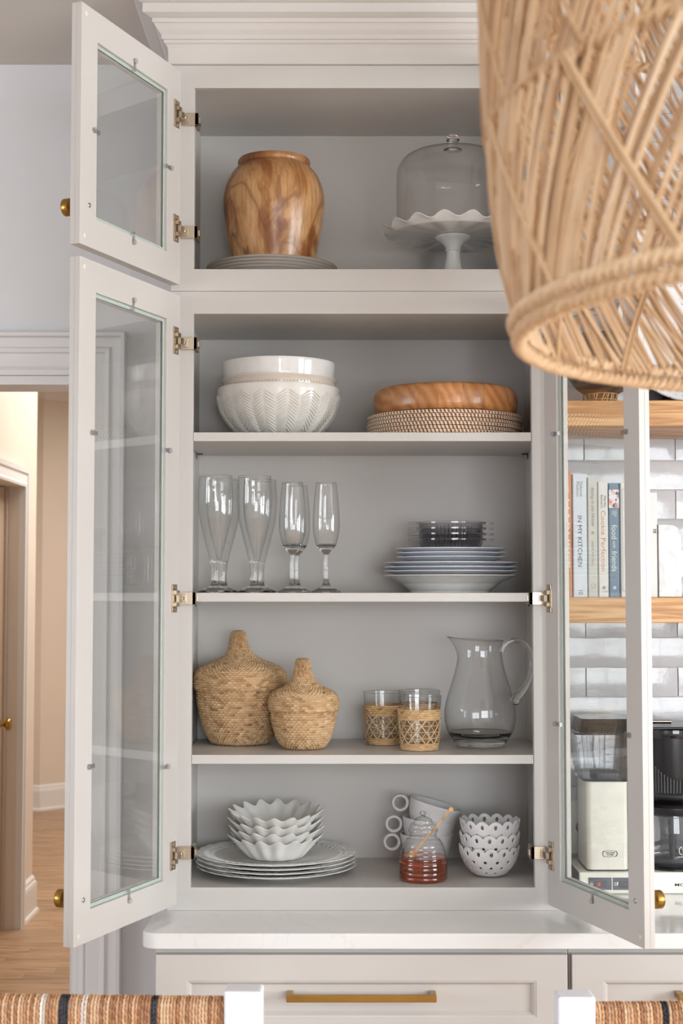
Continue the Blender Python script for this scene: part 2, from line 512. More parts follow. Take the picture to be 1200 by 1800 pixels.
# ------------------------------------------------------------------ frieze and crown over the cabinet
XL, XR = -0.344, 0.427
g = Geo().box(XL - 0.008, XR + 0.008, -0.007, 0.337, 2.6168, 2.70)
crown = struct('trim_1', g, M_crown, bevel=0.0012)
cp = [(0.0, 2.650), (0.004, 2.6555), (0.008, 2.6575), (0.008, 2.6635), (0.012, 2.664), (0.012, 2.6735), (0.014, 2.675), (0.019, 2.6805), (0.0235, 2.688), (0.026, 2.6915), (0.029, 2.692), (0.029, 2.7005), (0.033, 2.7012), (0.044, 2.7055), (0.046, 2.7065), (0.046, 2.7245), (0.052, 2.7255), (0.060, 2.729), (0.066, 2.735), (0.068, 2.743)]
g = sweep([(z, o) for o, z in cp], lambda z, o: [(XL - 0.008 - o, 0.345, z), (XL - 0.008 - o, -0.007 - o, z), (XR + 0.008 + o, -0.007 - o, z), (XR + 0.008 + o, 0.345, z)])
obj('crown_moulding', g, M_crown, crown, smooth=False)
# ------------------------------------------------------------------ glazed wall cabinets
OX0, OX1 = -0.298, 0.3816       # door opening
BX0, BX1 = -0.3175, 0.4080      # inside of the box
YB = 0.333
def cabinet(name, label, z0, z1, oz0, oz1, shelves):
    cx = (XL + XR) / 2
    c = thing(name, label, 'cabinet', (cx, 0.16, z0))
    P = dict(parent=c, world=True)
    obj('face_frame', Geo().frame(XL, XR, z0, z1, OX0, OX1, oz0, oz1, 0.0, 0.020), M_cab, bevel=0.0008, smooth=False, **P)
    obj('side_panel', Geo().box(XL, BX0, 0.0202, YB, z0 + 0.0005, z1 - 0.0005), M_cab, smooth=False, **P)
    obj('side_panel', Geo().box(BX1, XR - 0.0006, 0.0202, YB, z0 + 0.0005, z1 - 0.0005), M_cab, smooth=False, **P)
    obj('back_panel', Geo().box(BX0 + 0.0002, BX1 - 0.0002, YB - 0.006, YB, z0 + 0.0005, z1 - 0.0005), M_cab, smooth=False, **P)
    obj('bottom_panel', Geo().box(BX0 + 0.0002, BX1 - 0.0002, 0.0202, YB - 0.0062, z0 + 0.001, oz0 - 0.0004), M_cab, smooth=False, **P)
    obj('top_panel', Geo().box(BX0 + 0.0002, BX1 - 0.0002, 0.0202, YB - 0.0062, oz1 + 0.003, z1 - 0.001), M_cab, smooth=False, **P)
    for zt in shelves:
        t = 0.0178
        g = Geo().prism([(OX0 + 0.0006, 0.003), (OX1 - 0.0006, 0.003), (OX1 - 0.0006, 0.0215), (BX1 - 0.0022, 0.0215), (BX1 - 0.0022, YB - 0.0085), (BX0 + 0.0022, YB - 0.0085), (BX0 + 0.0022, 0.0215), (OX0 + 0.0006, 0.0215)], lambda x, y: (x, y, zt - t), lambda x, y: (x, y, zt))
        s = obj('shelf', g, M_cab, bevel=0.0008, smooth=False, **P)
        for sx in (1, -1):
            xe = BX0 if sx > 0 else BX1
            for yy in (0.07, 0.27):
                gp = Geo().box(xe + sx * 0.0004, xe + sx * 0.014, yy - 0.006, yy + 0.006, zt - t - 0.0022, zt - t - 0.0004).box(xe + sx * 0.0004, xe + sx * 0.0016, yy - 0.006, yy + 0.006, zt - t - 0.012, zt - t - 0.0004)
                obj('shelf_pin', gp, M_darksteel, s, world=True, smooth=False)
    return c
Z0, Z1, Z2 = 0.9202, 2.1524, 2.6164
SH0, SH1, SH2, SH3, SH4 = 0.9649, 1.2241, 1.5454, 1.8672, 2.1978   # floors the dishes stand on
hutch = cabinet('display_cabinet', 'tall greige cabinet standing on the countertop, glass doors open, four levels of dishes', Z0, Z1, SH0, 2.1068, [SH3, SH2, SH1])
upper = cabinet('stacked_cabinet', 'short greige cabinet on top, under the crown, holding wooden vase and cake stand', Z1 + 0.0006, Z2, SH4, 2.5695, [])

DW = 0.380
M_clipm = M_plastic
def knob_geo():
    return Geo().lathe([(0, 0), (0.0065, 0), (0.0065, 0.014), (0.0085, 0.0155), (0.0155, 0.0165), (0.0160, 0.0185), (0.0160, 0.0285), (0.0150, 0.030), (0, 0.030)], 32)
def hinged_door(cab, label, hx, side, ang, z0, z1, hinges, clips, knob_z):
    """side -1: hinged left, +1: hinged right; local x runs from hinge to free edge, inner face at y = 0"""
    o = -1 if side < 0 else 1            # outer side of the leaf along local y
    H = z1 - z0
    st = 0.0555; T = 0.0205; lip = 0.008; rb = 0.011
    g = Geo()
    # inner, rebated layer and outer layer carrying the lip
    g.frame(0, DW, 0, H, st, DW - st, st, H - st, 0.0, o * rb)
    g.frame(0, DW, 0, H, st + lip, DW - st - lip, st + lip, H - st - lip, o * rb, o * T)
    d = obj('door', g, M_cab, cab, bevel=0.0007, smooth=False)
    d['label'] = label
    d.location = (hx, -0.021, z0); d.rotation_euler = (0, 0, ang)
    d.matrix_parent_inverse = wmat(cab).inverted()
    # glass pane resting on the lip, pale ground edge
    e = 0.0015
    p0 = o * (rb - 0.0004); p1 = o * (rb - 0.0046)
    gp = Geo().box(st + e, DW - st - e, min(p0, p1), max(p0, p1), st + e, H - st - e)
    pane = obj('glass_pane', gp, M_pane, d, smooth=False)
    ge = Geo().frame(st + 0.0004, DW - st - 0.0004, st + 0.0004, H - st - 0.0004, st + lip - 0.001, DW - st - lip + 0.001, st + lip - 0.001, H - st - lip + 0.001, o * (rb - 0.0049), o * (rb - 0.0054))
    obj('glazing_tape', ge, M_paneedge, d, smooth=False)
    i = -o                                # inner direction
    for (s, z, rot) in clips:             # clear plastic clips that hold the pane
        gc = Geo().lathe([(0, 0.0), (0.0052, 0.0), (0.0052, 0.0045), (0.004, 0.006), (0.0018, 0.006), (0.0018, 0.0045), (0, 0.0045)], 16)
        gc.box(-0.0036, 0.0036, 0.003, 0.019, 0.0, 0.0022)
        gc.box(-0.0036, 0.0036, 0.0165, 0.019, -0.004, 0.0022)
        M1 = Matrix.Rotation(rot, 4, 'Z')
        # local clip plane (x, y) -> door (x, z); clip z -> inward
        B = Matrix(((1, 0, 0, s), (0, 0, i, 0), (0, 1, 0, z), (0, 0, 0, 1)))
        gc.xform(B @ M1)
        obj('glass_clip', gc, M_clipm, d)
    for z in (0.017, H - 0.017):
        gb = Geo().lathe([(0, 0), (0.0052, 0), (0.0052, 0.001), (0.004, 0.0018), (0, 0.002)], 16)
        B = Matrix(((1, 0, 0, DW - 0.014), (0, 0, i, 0), (0, 1, 0, z), (0, 0, 0, 1))); gb.xform(B)
        obj('bumper', gb, M_felt, d)
    B = Matrix(((1, 0, 0, DW - 0.031), (0, 0, i, 0), (0, 1, 0, knob_z), (0, 0, 0, 1)))
    gs = Geo().lathe([(0, 0), (0.0048, 0), (0.0046, 0.001), (0.003, 0.0018), (0.0012, 0.0012), (0, 0.0008)], 16); gs.xform(B)
    obj('screw', gs, M_steel, d)
    B = Matrix(((1, 0, 0, DW - 0.031), (0, 0, o, o * T), (0, 1, 0, knob_z), (0, 0, 0, 1)))
    gk = knob_geo(); gk.xform(B)
    obj('knob', gk, M_brass, d)
    # concealed hinges: plate on the leaf, arm over the edge of the face frame
    DM = wmat(d)
    for hz in hinges:
        g1 = Geo()
        zl = hz - z0
        def lb(x0, x1, t0, t1, a, b, G=g1):
            ys = sorted((i * t0, i * t1)); G.box(x0, x1, ys[0], ys[1], zl + a, zl + b)
        lb(0.008, 0.030, 0.0, 0.0016, -0.0275, 0.0275)
        lb(0.027, 0.030, 0.0, 0.0034, -0.0275, -0.017); lb(0.027, 0.030, 0.0, 0.0034, 0.017, 0.0275)
        lb(0.008, 0.022, 0.0016, 0.007, 0.008, 0.016); lb(0.008, 0.022, 0.0016, 0.007, -0.016, -0.008)
        lb(0.002, 0.017, 0.004, 0.010, -0.0065, 0.0065)
        for zz in (-0.022, 0.022):
            s1 = Geo().lathe([(0, 0.0016), (0.0034, 0.0016), (0.003, 0.0032), (0, 0.0024)], 12)
            s1.xform(Matrix(((1, 0, 0, 0.017), (0, 0, i, 0), (0, 1, 0, zl + zz), (0, 0, 0, 1)))); g1.add(s1.v, s1.f)
        g1.xform(DM)
        s = 1 if side < 0 else -1         # direction towards the opening
        ex = OX0 if side < 0 else OX1
        def wb(a, b, y0, y1, c, e_):
            x0, x1 = sorted((ex + s * a, ex + s * b)); g1.box(x0, x1, y0, y1, hz + c, hz + e_)
        wb(-0.028, 0.0085, -0.0085, -0.0012, -0.0125, 0.0125)
        wb(-0.022, -0.010, -0.0105, -0.0085, -0.0085, 0.0085)
        wb(0.0012, 0.0085, -0.0085, 0.034, -0.0125, 0.0125)
        wb(0.0085, 0.0115, 0.0, 0.020, -0.006, 0.006)
        s1 = Geo().lathe([(0, 0), (0.0042, 0), (0.0036, 0.0012), (0.0012, 0.0006), (0, 0.0004)], 14)
        s1.xform(Matrix(((1, 0, 0, ex - s * 0.016), (0, 0, -1, -0.0105), (0, 1, 0, hz), (0, 0, 0, 1)))); g1.add(s1.v, s1.f)
        g1.box(min(ex - s * 0.03, ex - s * 0.026), max(ex - s * 0.03, ex - s * 0.026), -0.017, -0.0012, hz - 0.010, hz + 0.010)
        hg = obj('hinge', g1, M_nickel, d, bevel=0.0006, smooth=False, world=True)
        gd = Geo()
        zl2 = hz - z0
        ys = sorted((i * 0.002, i * 0.0095)); gd.box(0.010, 0.021, ys[0], ys[1], zl2 - 0.0075, zl2 + 0.0075)
        gd.xform(DM)
    return d
LA = math.atan2(-0.9319, -0.3627); RA = math.atan2(-0.9527, 0.304)
zl0, zl1, zu0, zu1 = 0.9362, 2.1390, 2.1612, 2.5965
cx = DW / 2
def clipset(H, side_z):
    out = [(cx, H - 0.044, PI), (cx, 0.044, 0)]
    for s, z in side_z: out.append((0.044, z, -PI / 2) if s == 'h' else (DW - 0.044, z, PI / 2))
    return out
HL = zl1 - zl0; HU = zu1 - zu0
hinged_door(hutch, 'tall glass door swung open on the left, three hinges', -0.3225, -1, LA, zl0, zl1, (2.0455, 1.5343, 1.0334), clipset(HL, [('f', 0.894), ('h', 0.888), ('f', 0.304), ('h', 0.273)]), 0.0755)
hinged_door(hutch, 'tall glass door swung open on the right, in front of the shelves', 0.4035, 1, RA, zl0, zl1, (2.0455, 1.5343, 1.0334), clipset(HL, [('f', 0.895), ('h', 0.92), ('f', 0.36), ('h', 0.355)]), 0.0755)
hinged_door(upper, 'short glass door swung open on the left, two hinges', -0.3235, -1, LA, zu0, zu1, (2.5030, 2.2713), clipset(HU, [('f', 0.215), ('h', 0.225)]), 0.0755)
hinged_door(upper, 'short glass door swung open behind the pendant', 0.4035, 1, RA, zu0, zu1, (2.5030, 2.2713), clipset(HU, [('f', 0.215), ('h', 0.225)]), 0.0755)

# ------------------------------------------------------------------ worktop and base cabinets
R = 0.03
poly = [(-0.3692 + R - R * math.sin(a), -0.196 + R - R * math.cos(a)) for a in [PI / 2 * (1 - q / 8) for q in range(9)]]
poly += [(1.5, -0.196), (1.5, 0.3362), (-0.3692, 0.3362)]
ct = obj('countertop', Geo().prism(poly, lambda x, y: (x, y, 0.891), lambda x, y: (x, y, 0.92)), M_quartz, bevel=0.003, smooth=False, seg=3)
tag(ct, 'long white quartz countertop with rounded corner under the cabinet', 'countertop')
M_panelpaint = M_cab  # same plain paint as the cabinets
def shaker(par, x0, x1, z0, z1, y, st, rl, pull=None):
    d = obj('drawer', Geo().frame(x0, x1, z0, z1, x0 + st, x1 - st, z0 + rl, z1 - rl, y, y + 0.019), M_cab, par, bevel=0.001, smooth=False, world=True)
    a0, a1, b0, b1 = x0 + st, x1 - st, z0 + rl, z1 - rl
    gb = sweep([(0.0, 0.001), (0.003, 0.0015), (0.007, 0.007), (0.0085, 0.0085)], lambda w, t: [(a0 + w, y + t, b0 + w), (a1 - w, y + t, b0 + w), (a1 - w, y + t, b1 - w), (a0 + w, y + t, b1 - w), (a0 + w, y + t, b0 + w)])
    obj('panel_moulding', gb, M_cab, d, smooth=False, world=True)
    obj('recessed_panel', Geo().box(a0 + 0.001, a1 - 0.001, y + 0.009, y + 0.017, b0 + 0.001, b1 - 0.001), M_cab, d, smooth=False, world=True)
    if pull:
        px0, px1, pz = pull
        gp = Geo().box(px0, px1, y - 0.030, y - 0.019, pz - 0.006, pz + 0.006)
        gp.box(px0, px0 + 0.012, y - 0.0192, y + 0.0088, pz - 0.006, pz + 0.006).box(px1 - 0.012, px1, y - 0.0192, y + 0.0088, pz - 0.006, pz + 0.006)
        obj('bar_pull', gp, M_brass, d, bevel=0.001, smooth=False, world=True)
    return d
def base_cabinet(label, x0, x1, dx0, dx1, px0, px1):
    c = thing('base_cabinet', label, 'cabinet', ((x0 + x1) / 2, 0.08, 0))
    obj('carcass', Geo().box(x0 + 0.0005, x1 - 0.0005, -0.166, 0.334, 0.10, 0.8905).box(x0 + 0.0005, x1 - 0.0005, -0.10, 0.334, 0, 0.10), M_cab, c, world=True, smooth=False)
    shaker(c, dx0, dx1, 0.718, 0.879, -0.186, 0.058, 0.0476, (px0, px1, 0.8065))
    shaker(c, dx0, dx1, 0.416, 0.712, -0.186, 0.058, 0.058, (px0, px1, 0.62))
    shaker(c, dx0, dx1, 0.112, 0.410, -0.186, 0.058, 0.058, (px0, px1, 0.32))
    return c
base_cabinet('greige base cabinet with long brass pull below the display cabinet', -0.345, 0.4203, -0.3425, 0.4163, -0.1005, 0.1735)
base_cabinet('greige base cabinet below the coffee maker, behind the right stool', 0.4203, 1.186, 0.4248, 1.1825, 0.615, 0.89)

# floating oak shelves
M_oak = wood('oak_shelf', rgb(172, 122, 74), rgb(206, 158, 104), rgb(222, 180, 130), (1.0, 9, 22), 0.42, (0.2, 0.5, 0.8), rnd=0.06, rings=3.5, bump=0.12)
s = obj('floating_shelf', Geo().box(0.4272, 1.35, 0.075, 0.334, 1.8879, 1.9408), M_oak, bevel=0.0015, smooth=False)
tag(s, 'thick oak floating shelf carrying the platter and jute vase', 'shelf')
s = obj('floating_shelf', Geo().box(0.4272, 1.35, 0.075, 0.334, 1.4839, 1.5361), M_oak, bevel=0.0015, smooth=False)
tag(s, 'thick oak floating shelf carrying the row of cookbooks', 'shelf')
# ------------------------------------------------------------------ top shelf: plates, wooden vase, cake stand with dome
M = Mat('rimmed_plate'); M.set(rough=0.15, coat=0.4)
vec = M.coord(); sp = M.n('ShaderNodeSeparateXYZ'); M.link(vec, sp.inputs[0])
rad = M.math('SQRT', M.math('ADD', M.math('MULTIPLY', sp.outputs[0], sp.outputs[0]), M.math('MULTIPLY', sp.outputs[1], sp.outputs[1])))
M.color(M.ramp(rad, [(0.0, rgb(232, 229, 224)), (0.1340, rgb(232, 229, 224)), (0.1352, rgb(206, 164, 112))], 'CONSTANT'))
M_rimplate = M.m
ord5 = ['topmost', 'second from the top', 'middle', 'fourth from the top', 'lowest']
prof = [(0, 0.0), (0.086, 0.0), (0.088, 0.0012), (0.104, 0.0018), (0.136, 0.0090), (0.1385, 0.0100), (0.1375, 0.0104), (0.135, 0.0102), (0.103, 0.0052), (0.09, 0.0032), (0, 0.0026)]
me = Geo().lathe(prof, 72).mesh('dinner_plate'); me.materials.append(M_rimplate)
for i in range(5):
    o = obj('dinner_plate', me, None, loc=(-0.1490 + (0.0012, -0.0008, 0.0005, -0.001, 0.0)[i], 0.163, SH4 + 0.0002 + (4 - i) * 0.0067))
    tag(o, 'tan-rimmed white plate under the wooden vase, %s of five' % ord5[i], 'plate', 'plates under the wooden vase')

M = Mat('spalted_wood'); M.set(rough=0.26, coat=0.25, coatr=0.2)
vec = M.coord((1, 1, 0.5)); 
warp = M.noise(vec, 5.0, 3, 0.5)
big = M.noise(vec, 7.5, 4, 0.55, 1.1)
ring = M.math('SINE', M.math('MULTIPLY', M.noise(vec, 6.0, 2, 0.4, 0.5), 44.0))
ringw = M.ramp(ring, [(0.0, (0, 0, 0, 1)), (0.9, (0.25, 0.25, 0.25, 1)), (1.0, (1, 1, 1, 1))])
base = M.ramp(big, [(0.34, rgb(104, 58, 26)), (0.42, rgb(158, 102, 54)), (0.48, rgb(204, 154, 100)), (0.70, rgb(222, 178, 128))])
zc = M.coord((1, 1, 1)); spz = M.n('ShaderNodeSeparateXYZ'); M.link(zc, spz.inputs[0])
top = M.ramp(M.math('ADD', spz.outputs[2], M.math('MULTIPLY', warp, 0.05)), [(0.18, (0, 0, 0, 1)), (0.235, (1, 1, 1, 1))])
c1 = M.mix(M.math('MULTIPLY', top, 0.5), base, rgb(138, 78, 36))
c2 = M.mix(M.math('MULTIPLY', ringw, 0.6), c1, rgb(120, 66, 28))
knot = M.noise(M.coord((1, 1, 0.55), loc=(0.3, 0.1, 0.2)), 15.0, 3, 0.6, 0.7)
kn = M.ramp(knot, [(0.61, (0, 0, 0, 1)), (0.68, (1, 1, 1, 1))])
c3 = M.mix(M.math('MULTIPLY', kn, 0.75), c2, rgb(66, 46, 36))
fine = M.noise(M.coord((1, 1, 0.09)), 150.0, 3, 0.6)
c4 = M.mix(M.math('MULTIPLY', M.ramp(fine, [(0.42, (0, 0, 0, 1)), (0.68, (1, 1, 1, 1))]), 0.55), c3, rgb(140, 92, 52))
M.color(c4); M.bump(fine, 0.12, 0.0006)
M_vase = M.m
zs = 0.2225
vp = spl([(0.0835, 0.0), (0.0885, 0.02), (0.0975, 0.06), (0.1055, 0.105), (0.1080, 0.135), (0.1045, 0.163), (0.0945, 0.187), (0.083, 0.202), (0.0765, 0.208)], 5)
prof = [(0, 0.0), (0.080, 0.0)] + vp + [(0.0758, 0.2095), (0.0768, 0.2112), (0.0775, 0.2150), (0.0772, 0.2195), (0.0755, 0.2222), (0.0735, 0.2228), (0.071, 0.221), (0.0705, 0.208), (0.086, 0.195), (0.098, 0.16), (0.1, 0.11), (0.085, 0.03), (0.07, 0.012), (0, 0.012)]
prof = [(r_, z_ * 1.068) for r_, z_ in prof]
o = obj('wooden_vase', Geo().lathe(prof, 96), M_vase, loc=(-0.1440, 0.163, SH4 + 0.0325))
tag(o, 'round-shouldered polished wooden vase with swirling grain on the top shelf', 'vase')

cs = thing('cake_stand', 'white pedestal cake stand with a ruffled rim on the top shelf', 'cake stand', (0.2385, 0.168, SH4))
prof = [(0, 0), (0.062, 0.0), (0.064, 0.003), (0.060, 0.007)] + spl([(0.040, 0.016), (0.024, 0.032), (0.0175, 0.052), (0.0150, 0.070)], 4) + [(0.0150, 0.0745), (0.0172, 0.0755), (0.0178, 0.0775), (0.0166, 0.079), (0.0155, 0.0795)] + spl([(0.0175, 0.084), (0.026, 0.094), (0.036, 0.101), (0.0395, 0.1045)], 4) + [(0.0392, 0.1062), (0.034, 0.1072), (0, 0.1072)]
obj('pedestal', Geo().lathe(prof, 48), M_porc, cs)
NW = 16
def ruf(a, r, z, i):
    w = max(0.0, (r - 0.131) / 0.02)
    k = math.cos(NW * a + PI)
    rr = r + 0.0035 * w * k
    return (rr * math.cos(a), rr * math.sin(a), z + 0.0062 * w * k)
prof = [(0, 0.1074), (0.131, 0.1074), (0.134, 0.1085), (0.138, 0.112), (0.144, 0.116), (0.1485, 0.1185), (0.1502, 0.1198), (0.1497, 0.1212), (0.147, 0.1207), (0.141, 0.1182), (0.136, 0.1145), (0.131, 0.112), (0, 0.112)]
obj('ruffled_plate', Geo().lathe(prof, 192, fn=ruf), M_porc, cs)
M_dome = pane_mat('thin_dome_glass', (0.975, 0.97, 0.965, 1), 0.05, (0.72, 0.70, 0.69, 1), power=4.0)
dm = thing('glass_cloche', 'clear glass dome with a round knob covering the cake stand', 'dome', (0.2385, 0.168, SH4 + 0.1124))
dp = [(0.1205, 0.0)] + spl([(0.1207, 0.012), (0.1207, 0.115), (0.1180, 0.140), (0.107, 0.160), (0.083, 0.173), (0.05, 0.180), (0.014, 0.183)], 5)
inner = [(max(r - 0.0024, 0.0), z - (0.0024 if z > 0.1 else 0)) for r, z in reversed(dp)]
obj('dome', Geo().lathe(dp + [(0.0, 0.1832)], 96), M_dome, dm)
obj('foot_ring', Geo().lathe([(0.1185, 0.0), (0.1212, 0.0), (0.1218, 0.002), (0.1212, 0.004), (0.119, 0.004)], 96, closed=True), M_glass, dm)
obj('knob', Geo().lathe([(0, 0.1822), (0.020, 0.1822), (0.011, 0.1865), (0.0098, 0.190), (0.0098, 0.196), (0.0125, 0.1985), (0.0115, 0.2005), (0.0148, 0.2035), (0.0155, 0.2075), (0.0140, 0.2115), (0.008, 0.2135), (0, 0.214)], 32), M_glass, dm)

# ------------------------------------------------------------------ second shelf: bowls, chargers, wooden bowl
BX, BY = -0.1335, 0.172
# herringbone bowl: relief ridges as real geometry
def bigbowl():
    g = Geo()
    key = [(0.050, 0.0), (0.075, 0.006), (0.103, 0.030), (0.121, 0.056), (0.1285, 0.080), (0.130, 0.095), (0.1303, 0.1065)]
    sm = spl(key, 10)
    prof = [(0, 0.002), (0.045, 0.002), (0.047, 0.0)] + sm + [(0.1296, 0.1083), (0.1280, 0.1086), (0.1262, 0.1075), (0.1250, 0.095), (0.121, 0.075), (0.112, 0.05), (0.092, 0.024), (0.06, 0.008), (0, 0.006)]
    g.lathe(prof, 96)
    return g, sm
gb, sm = bigbowl()
bw = thing('serving_bowl', 'large white bowl embossed with herringbone, lowest of the bowl stack', 'bowl', (BX, BY, SH3 + 0.0002), group='stacked white bowls')
obj('bowl', gb, M_stone, bw)
def r_at(z):
    for (r0, z0), (r1, z1) in zip(sm, sm[1:]):
        if z0 <= z <= z1: return r0 + (r1 - r0) * (z - z0) / max(z1 - z0, 1e-9)
    return sm[-1][0]
gr = Geo()
NC = 32
for c in range(NC):
    for lv in range(13):
        zb = 0.006 + lv * 0.0062
        pts = []
        for q in range(5):
            t = q / 4
            a = 2 * PI * (c + 0.10 + 0.80 * t) / NC
            zz = zb + (t if c % 2 == 0 else 1 - t) * 0.0125
            r = r_at(min(zz, 0.1)) + 0.0007
            pts.append((r * math.cos(a), r * math.sin(a), zz))
        gr.tube(pts, [0.0010, 0.0017, 0.0018, 0.0017, 0.0010], 6)
obj('embossed_herringbone', gr, M_stone, bw)
bw2 = thing('serving_bowl', 'cream bowl with beaded band under its flared rim, middle of the bowl stack', 'bowl', (BX + 0.001, BY, SH3 + 0.0095), group='stacked white bowls')
prof = [(0, 0.0), (0.045, 0.0)] + spl([(0.052, 0.003), (0.082, 0.0205), (0.103, 0.0455), (0.1125, 0.0705), (0.1165, 0.0955), (0.1185, 0.1080), (0.1238, 0.1165)], 5) + [(0.1236, 0.1178), (0.1220, 0.1176), (0.1150, 0.1085), (0.1125, 0.095), (0.1085, 0.0705), (0.099, 0.0470), (0.078, 0.024), (0.045, 0.006), (0, 0.004)]
obj('bowl', Geo().lathe(prof, 96), simple('cream_glaze', rgb(228, 216, 202), 0.2, coat=0.35), bw2)
gbd = Geo()
bead = Geo().lathe(pos([(0, -0.0016), (0.0011, -0.0011), (0.0016, 0), (0.0011, 0.0011), (0, 0.0016)]), 6)
for q in range(100):
    a = 2 * PI * q / 100
    gbd.add([(x + 0.1184 * math.cos(a), y + 0.1184 * math.sin(a), z + 0.1045) for x, y, z in bead.v], bead.f)
obj('beaded_band', gbd, simple('cream_glaze_bead', rgb(230, 220, 206), 0.25), bw2)
prof = [(0, 0.0), (0.036, 0.0)] + spl([(0.042, 0.003), (0.072, 0.019), (0.094, 0.044), (0.104, 0.069), (0.108, 0.089), (0.1125, 0.103), (0.1175, 0.112), (0.1210, 0.1460)], 5) + [(0.1206, 0.1470), (0.1192, 0.1470), (0.1182, 0.1455), (0.114, 0.112), (0.105, 0.09), (0.1, 0.069), (0.09, 0.046), (0.066, 0.022), (0.03, 0.006), (0, 0.005)]
o = obj('serving_bowl', Geo().lathe(prof, 96), M_porc, loc=(BX, BY, SH3 + 0.0158))
tag(o, 'plain glossy white straight-sided bowl, topmost of the bowl stack', 'bowl', 'stacked white bowls')

M = Mat('wrapped_rattan'); M.set(rough=0.6)
a = M.n('ShaderNodeAttribute', attribute_name='tint').outputs['Fac']
f = M.noise(M.coord(), 160, 3, 0.6)
h = M.math('ADD', a, M.math('MULTIPLY', M.math('SUBTRACT', f, 0.5), 0.5))
M.color(M.ramp(h, [(0.18, rgb(78, 40, 22)), (0.42, rgb(158, 102, 68)), (0.62, rgb(226, 200, 172)), (0.9, rgb(240, 224, 204))]))
M_rattan = M.m
def charger_ring():
    g = Geo(); v = []; f = []; t = []
    NU, NV, NS = 520, 8, 130
    Rr, rr = 0.1607, 0.0038
    for i in range(NU):
        u = 2 * PI * i / NU
        for k in range(NV):
            p = 2 * PI * k / NV
            s = (NS * i / NU + 1.0 * k / NV) % 1.0
            bump = 0.0004 * abs(math.sin(PI * s))
            r = Rr + (rr + bump) * math.cos(p)
            v.append((r * math.cos(u), r * math.sin(u), 0.0045 + (rr + bump) * math.sin(p) * 0.95))
            t.append(0.15 if s < 0.28 else 0.85)
    for i in range(NU):
        for k in range(NV):
            i2 = (i + 1) % NU; k2 = (k + 1) % NV
            f.append((i * NV + k, i2 * NV + k, i2 * NV + k2, i * NV + k2))
    return g.add(v, f, t)
ring_me = charger_ring().mesh('wrapped_edge'); ring_me.materials.append(M_rattan)
pr = [(0, 0.002)]
for q in range(1, 20):
    r = 0.158 * q / 19
    pr += [(r - 0.004, 0.0045 + 0.0015), (r, 0.0030)]
pr += [(0.1585, 0.0016), (0, 0.0012)]
coil_me = Geo().lathe(pos(pr), 72).mesh('coiled_mat'); coil_me.materials.append(simple('rattan_coil', rgb(196, 156, 116), 0.6))
ord6 = ['topmost', 'second from the top', 'third from the top', 'fourth from the top', 'fifth from the top', 'lowest']
jit = [(0.0, 0.0), (0.001, 0.0), (-0.0008, 0.002), (-0.0010, 0.0), (-0.0030, 0.002), (-0.0045, 0.0)]
for i in range(6):
    c = thing('rattan_charger', 'wrapped rattan charger under the wooden bowl, %s of six' % ord6[i], 'charger', (0.2185 + jit[i][0], 0.172 + jit[i][1], SH3 + 0.0004 + (5 - i) * 0.0080), (0, 0, i * 0.9), 'rattan chargers')
    obj('wrapped_edge', ring_me, None, c); obj('coiled_mat', coil_me, None, c)

M = Mat('acacia_blocks'); M.set(rough=0.3, coat=0.2)
vec = M.coord(); sp = M.n('ShaderNodeSeparateXYZ'); M.link(vec, sp.inputs[0])
cell = M.math('FLOOR', M.math('ADD', M.math('MULTIPLY', sp.outputs[0], 21.0), 0.5))
wn = M.n('ShaderNodeTexWhiteNoise', noise_dimensions='1D'); M.link(cell, wn.inputs['W'])
cmb = M.n('ShaderNodeCombineXYZ'); M.link(M.math('MULTIPLY', wn.outputs[0], 9.0), cmb.inputs[0]); M.link(M.math('MULTIPLY', wn.outputs[0], 5.0), cmb.inputs[2])
ad = M.n('ShaderNodeVectorMath', operation='ADD'); M.link(vec, ad.inputs[0]); M.link(cmb.outputs[0], ad.inputs[1])
wt = M.n('ShaderNodeTexWave', wave_type='RINGS', rings_direction='Y'); wt.inputs['Scale'].default_value = 15.0; wt.inputs['Distortion'].default_value = 5.0; wt.inputs['Detail'].default_value = 3.0; wt.inputs['Detail Scale'].default_value = 1.2
M.link(ad.outputs[0], wt.inputs['Vector'])
wv = M.math('SUBTRACT', M.math('MULTIPLY', wt.outputs['Fac'], 2.0), 1.0)
fine = M.noise(ad.outputs[0], 120, 4, 0.6)
h = M.math('ADD', M.math('MULTIPLY_ADD', wv, 0.16), M.math('MULTIPLY', fine, 0.35))
h.node.inputs[0].links[0].from_node.inputs[2].default_value = 0.3
col = M.ramp(h, [(0.15, rgb(170, 104, 56)), (0.5, rgb(202, 138, 84)), (0.85, rgb(220, 166, 112))])
hs = M.n('ShaderNodeHueSaturation'); M.link(col, hs.inputs['Color']); M.link(M.math('MULTIPLY_ADD', wn.outputs[0], 0.42), hs.inputs['Value'])
hs.inputs['Value'].links[0].from_node.inputs[2].default_value = 0.78
M.color(hs.outputs[0])
M_acacia = M.m
prof = [(0, 0.0), (0.125, 0.0)] + spl([(0.1470, 0.002), (0.1512, 0.012), (0.1525, 0.028), (0.1516, 0.043), (0.1470, 0.0525), (0.1390, 0.0568)], 5) + [(0.136, 0.056), (0.134, 0.045), (0.13, 0.015), (0.11, 0.008), (0, 0.008)]
o = obj('wooden_bowl', Geo().lathe(prof, 96), M_acacia, loc=(0.2205, 0.172, SH3 + 0.0500))
tag(o, 'shallow wide wooden bowl of joined acacia blocks on the rattan chargers', 'bowl')

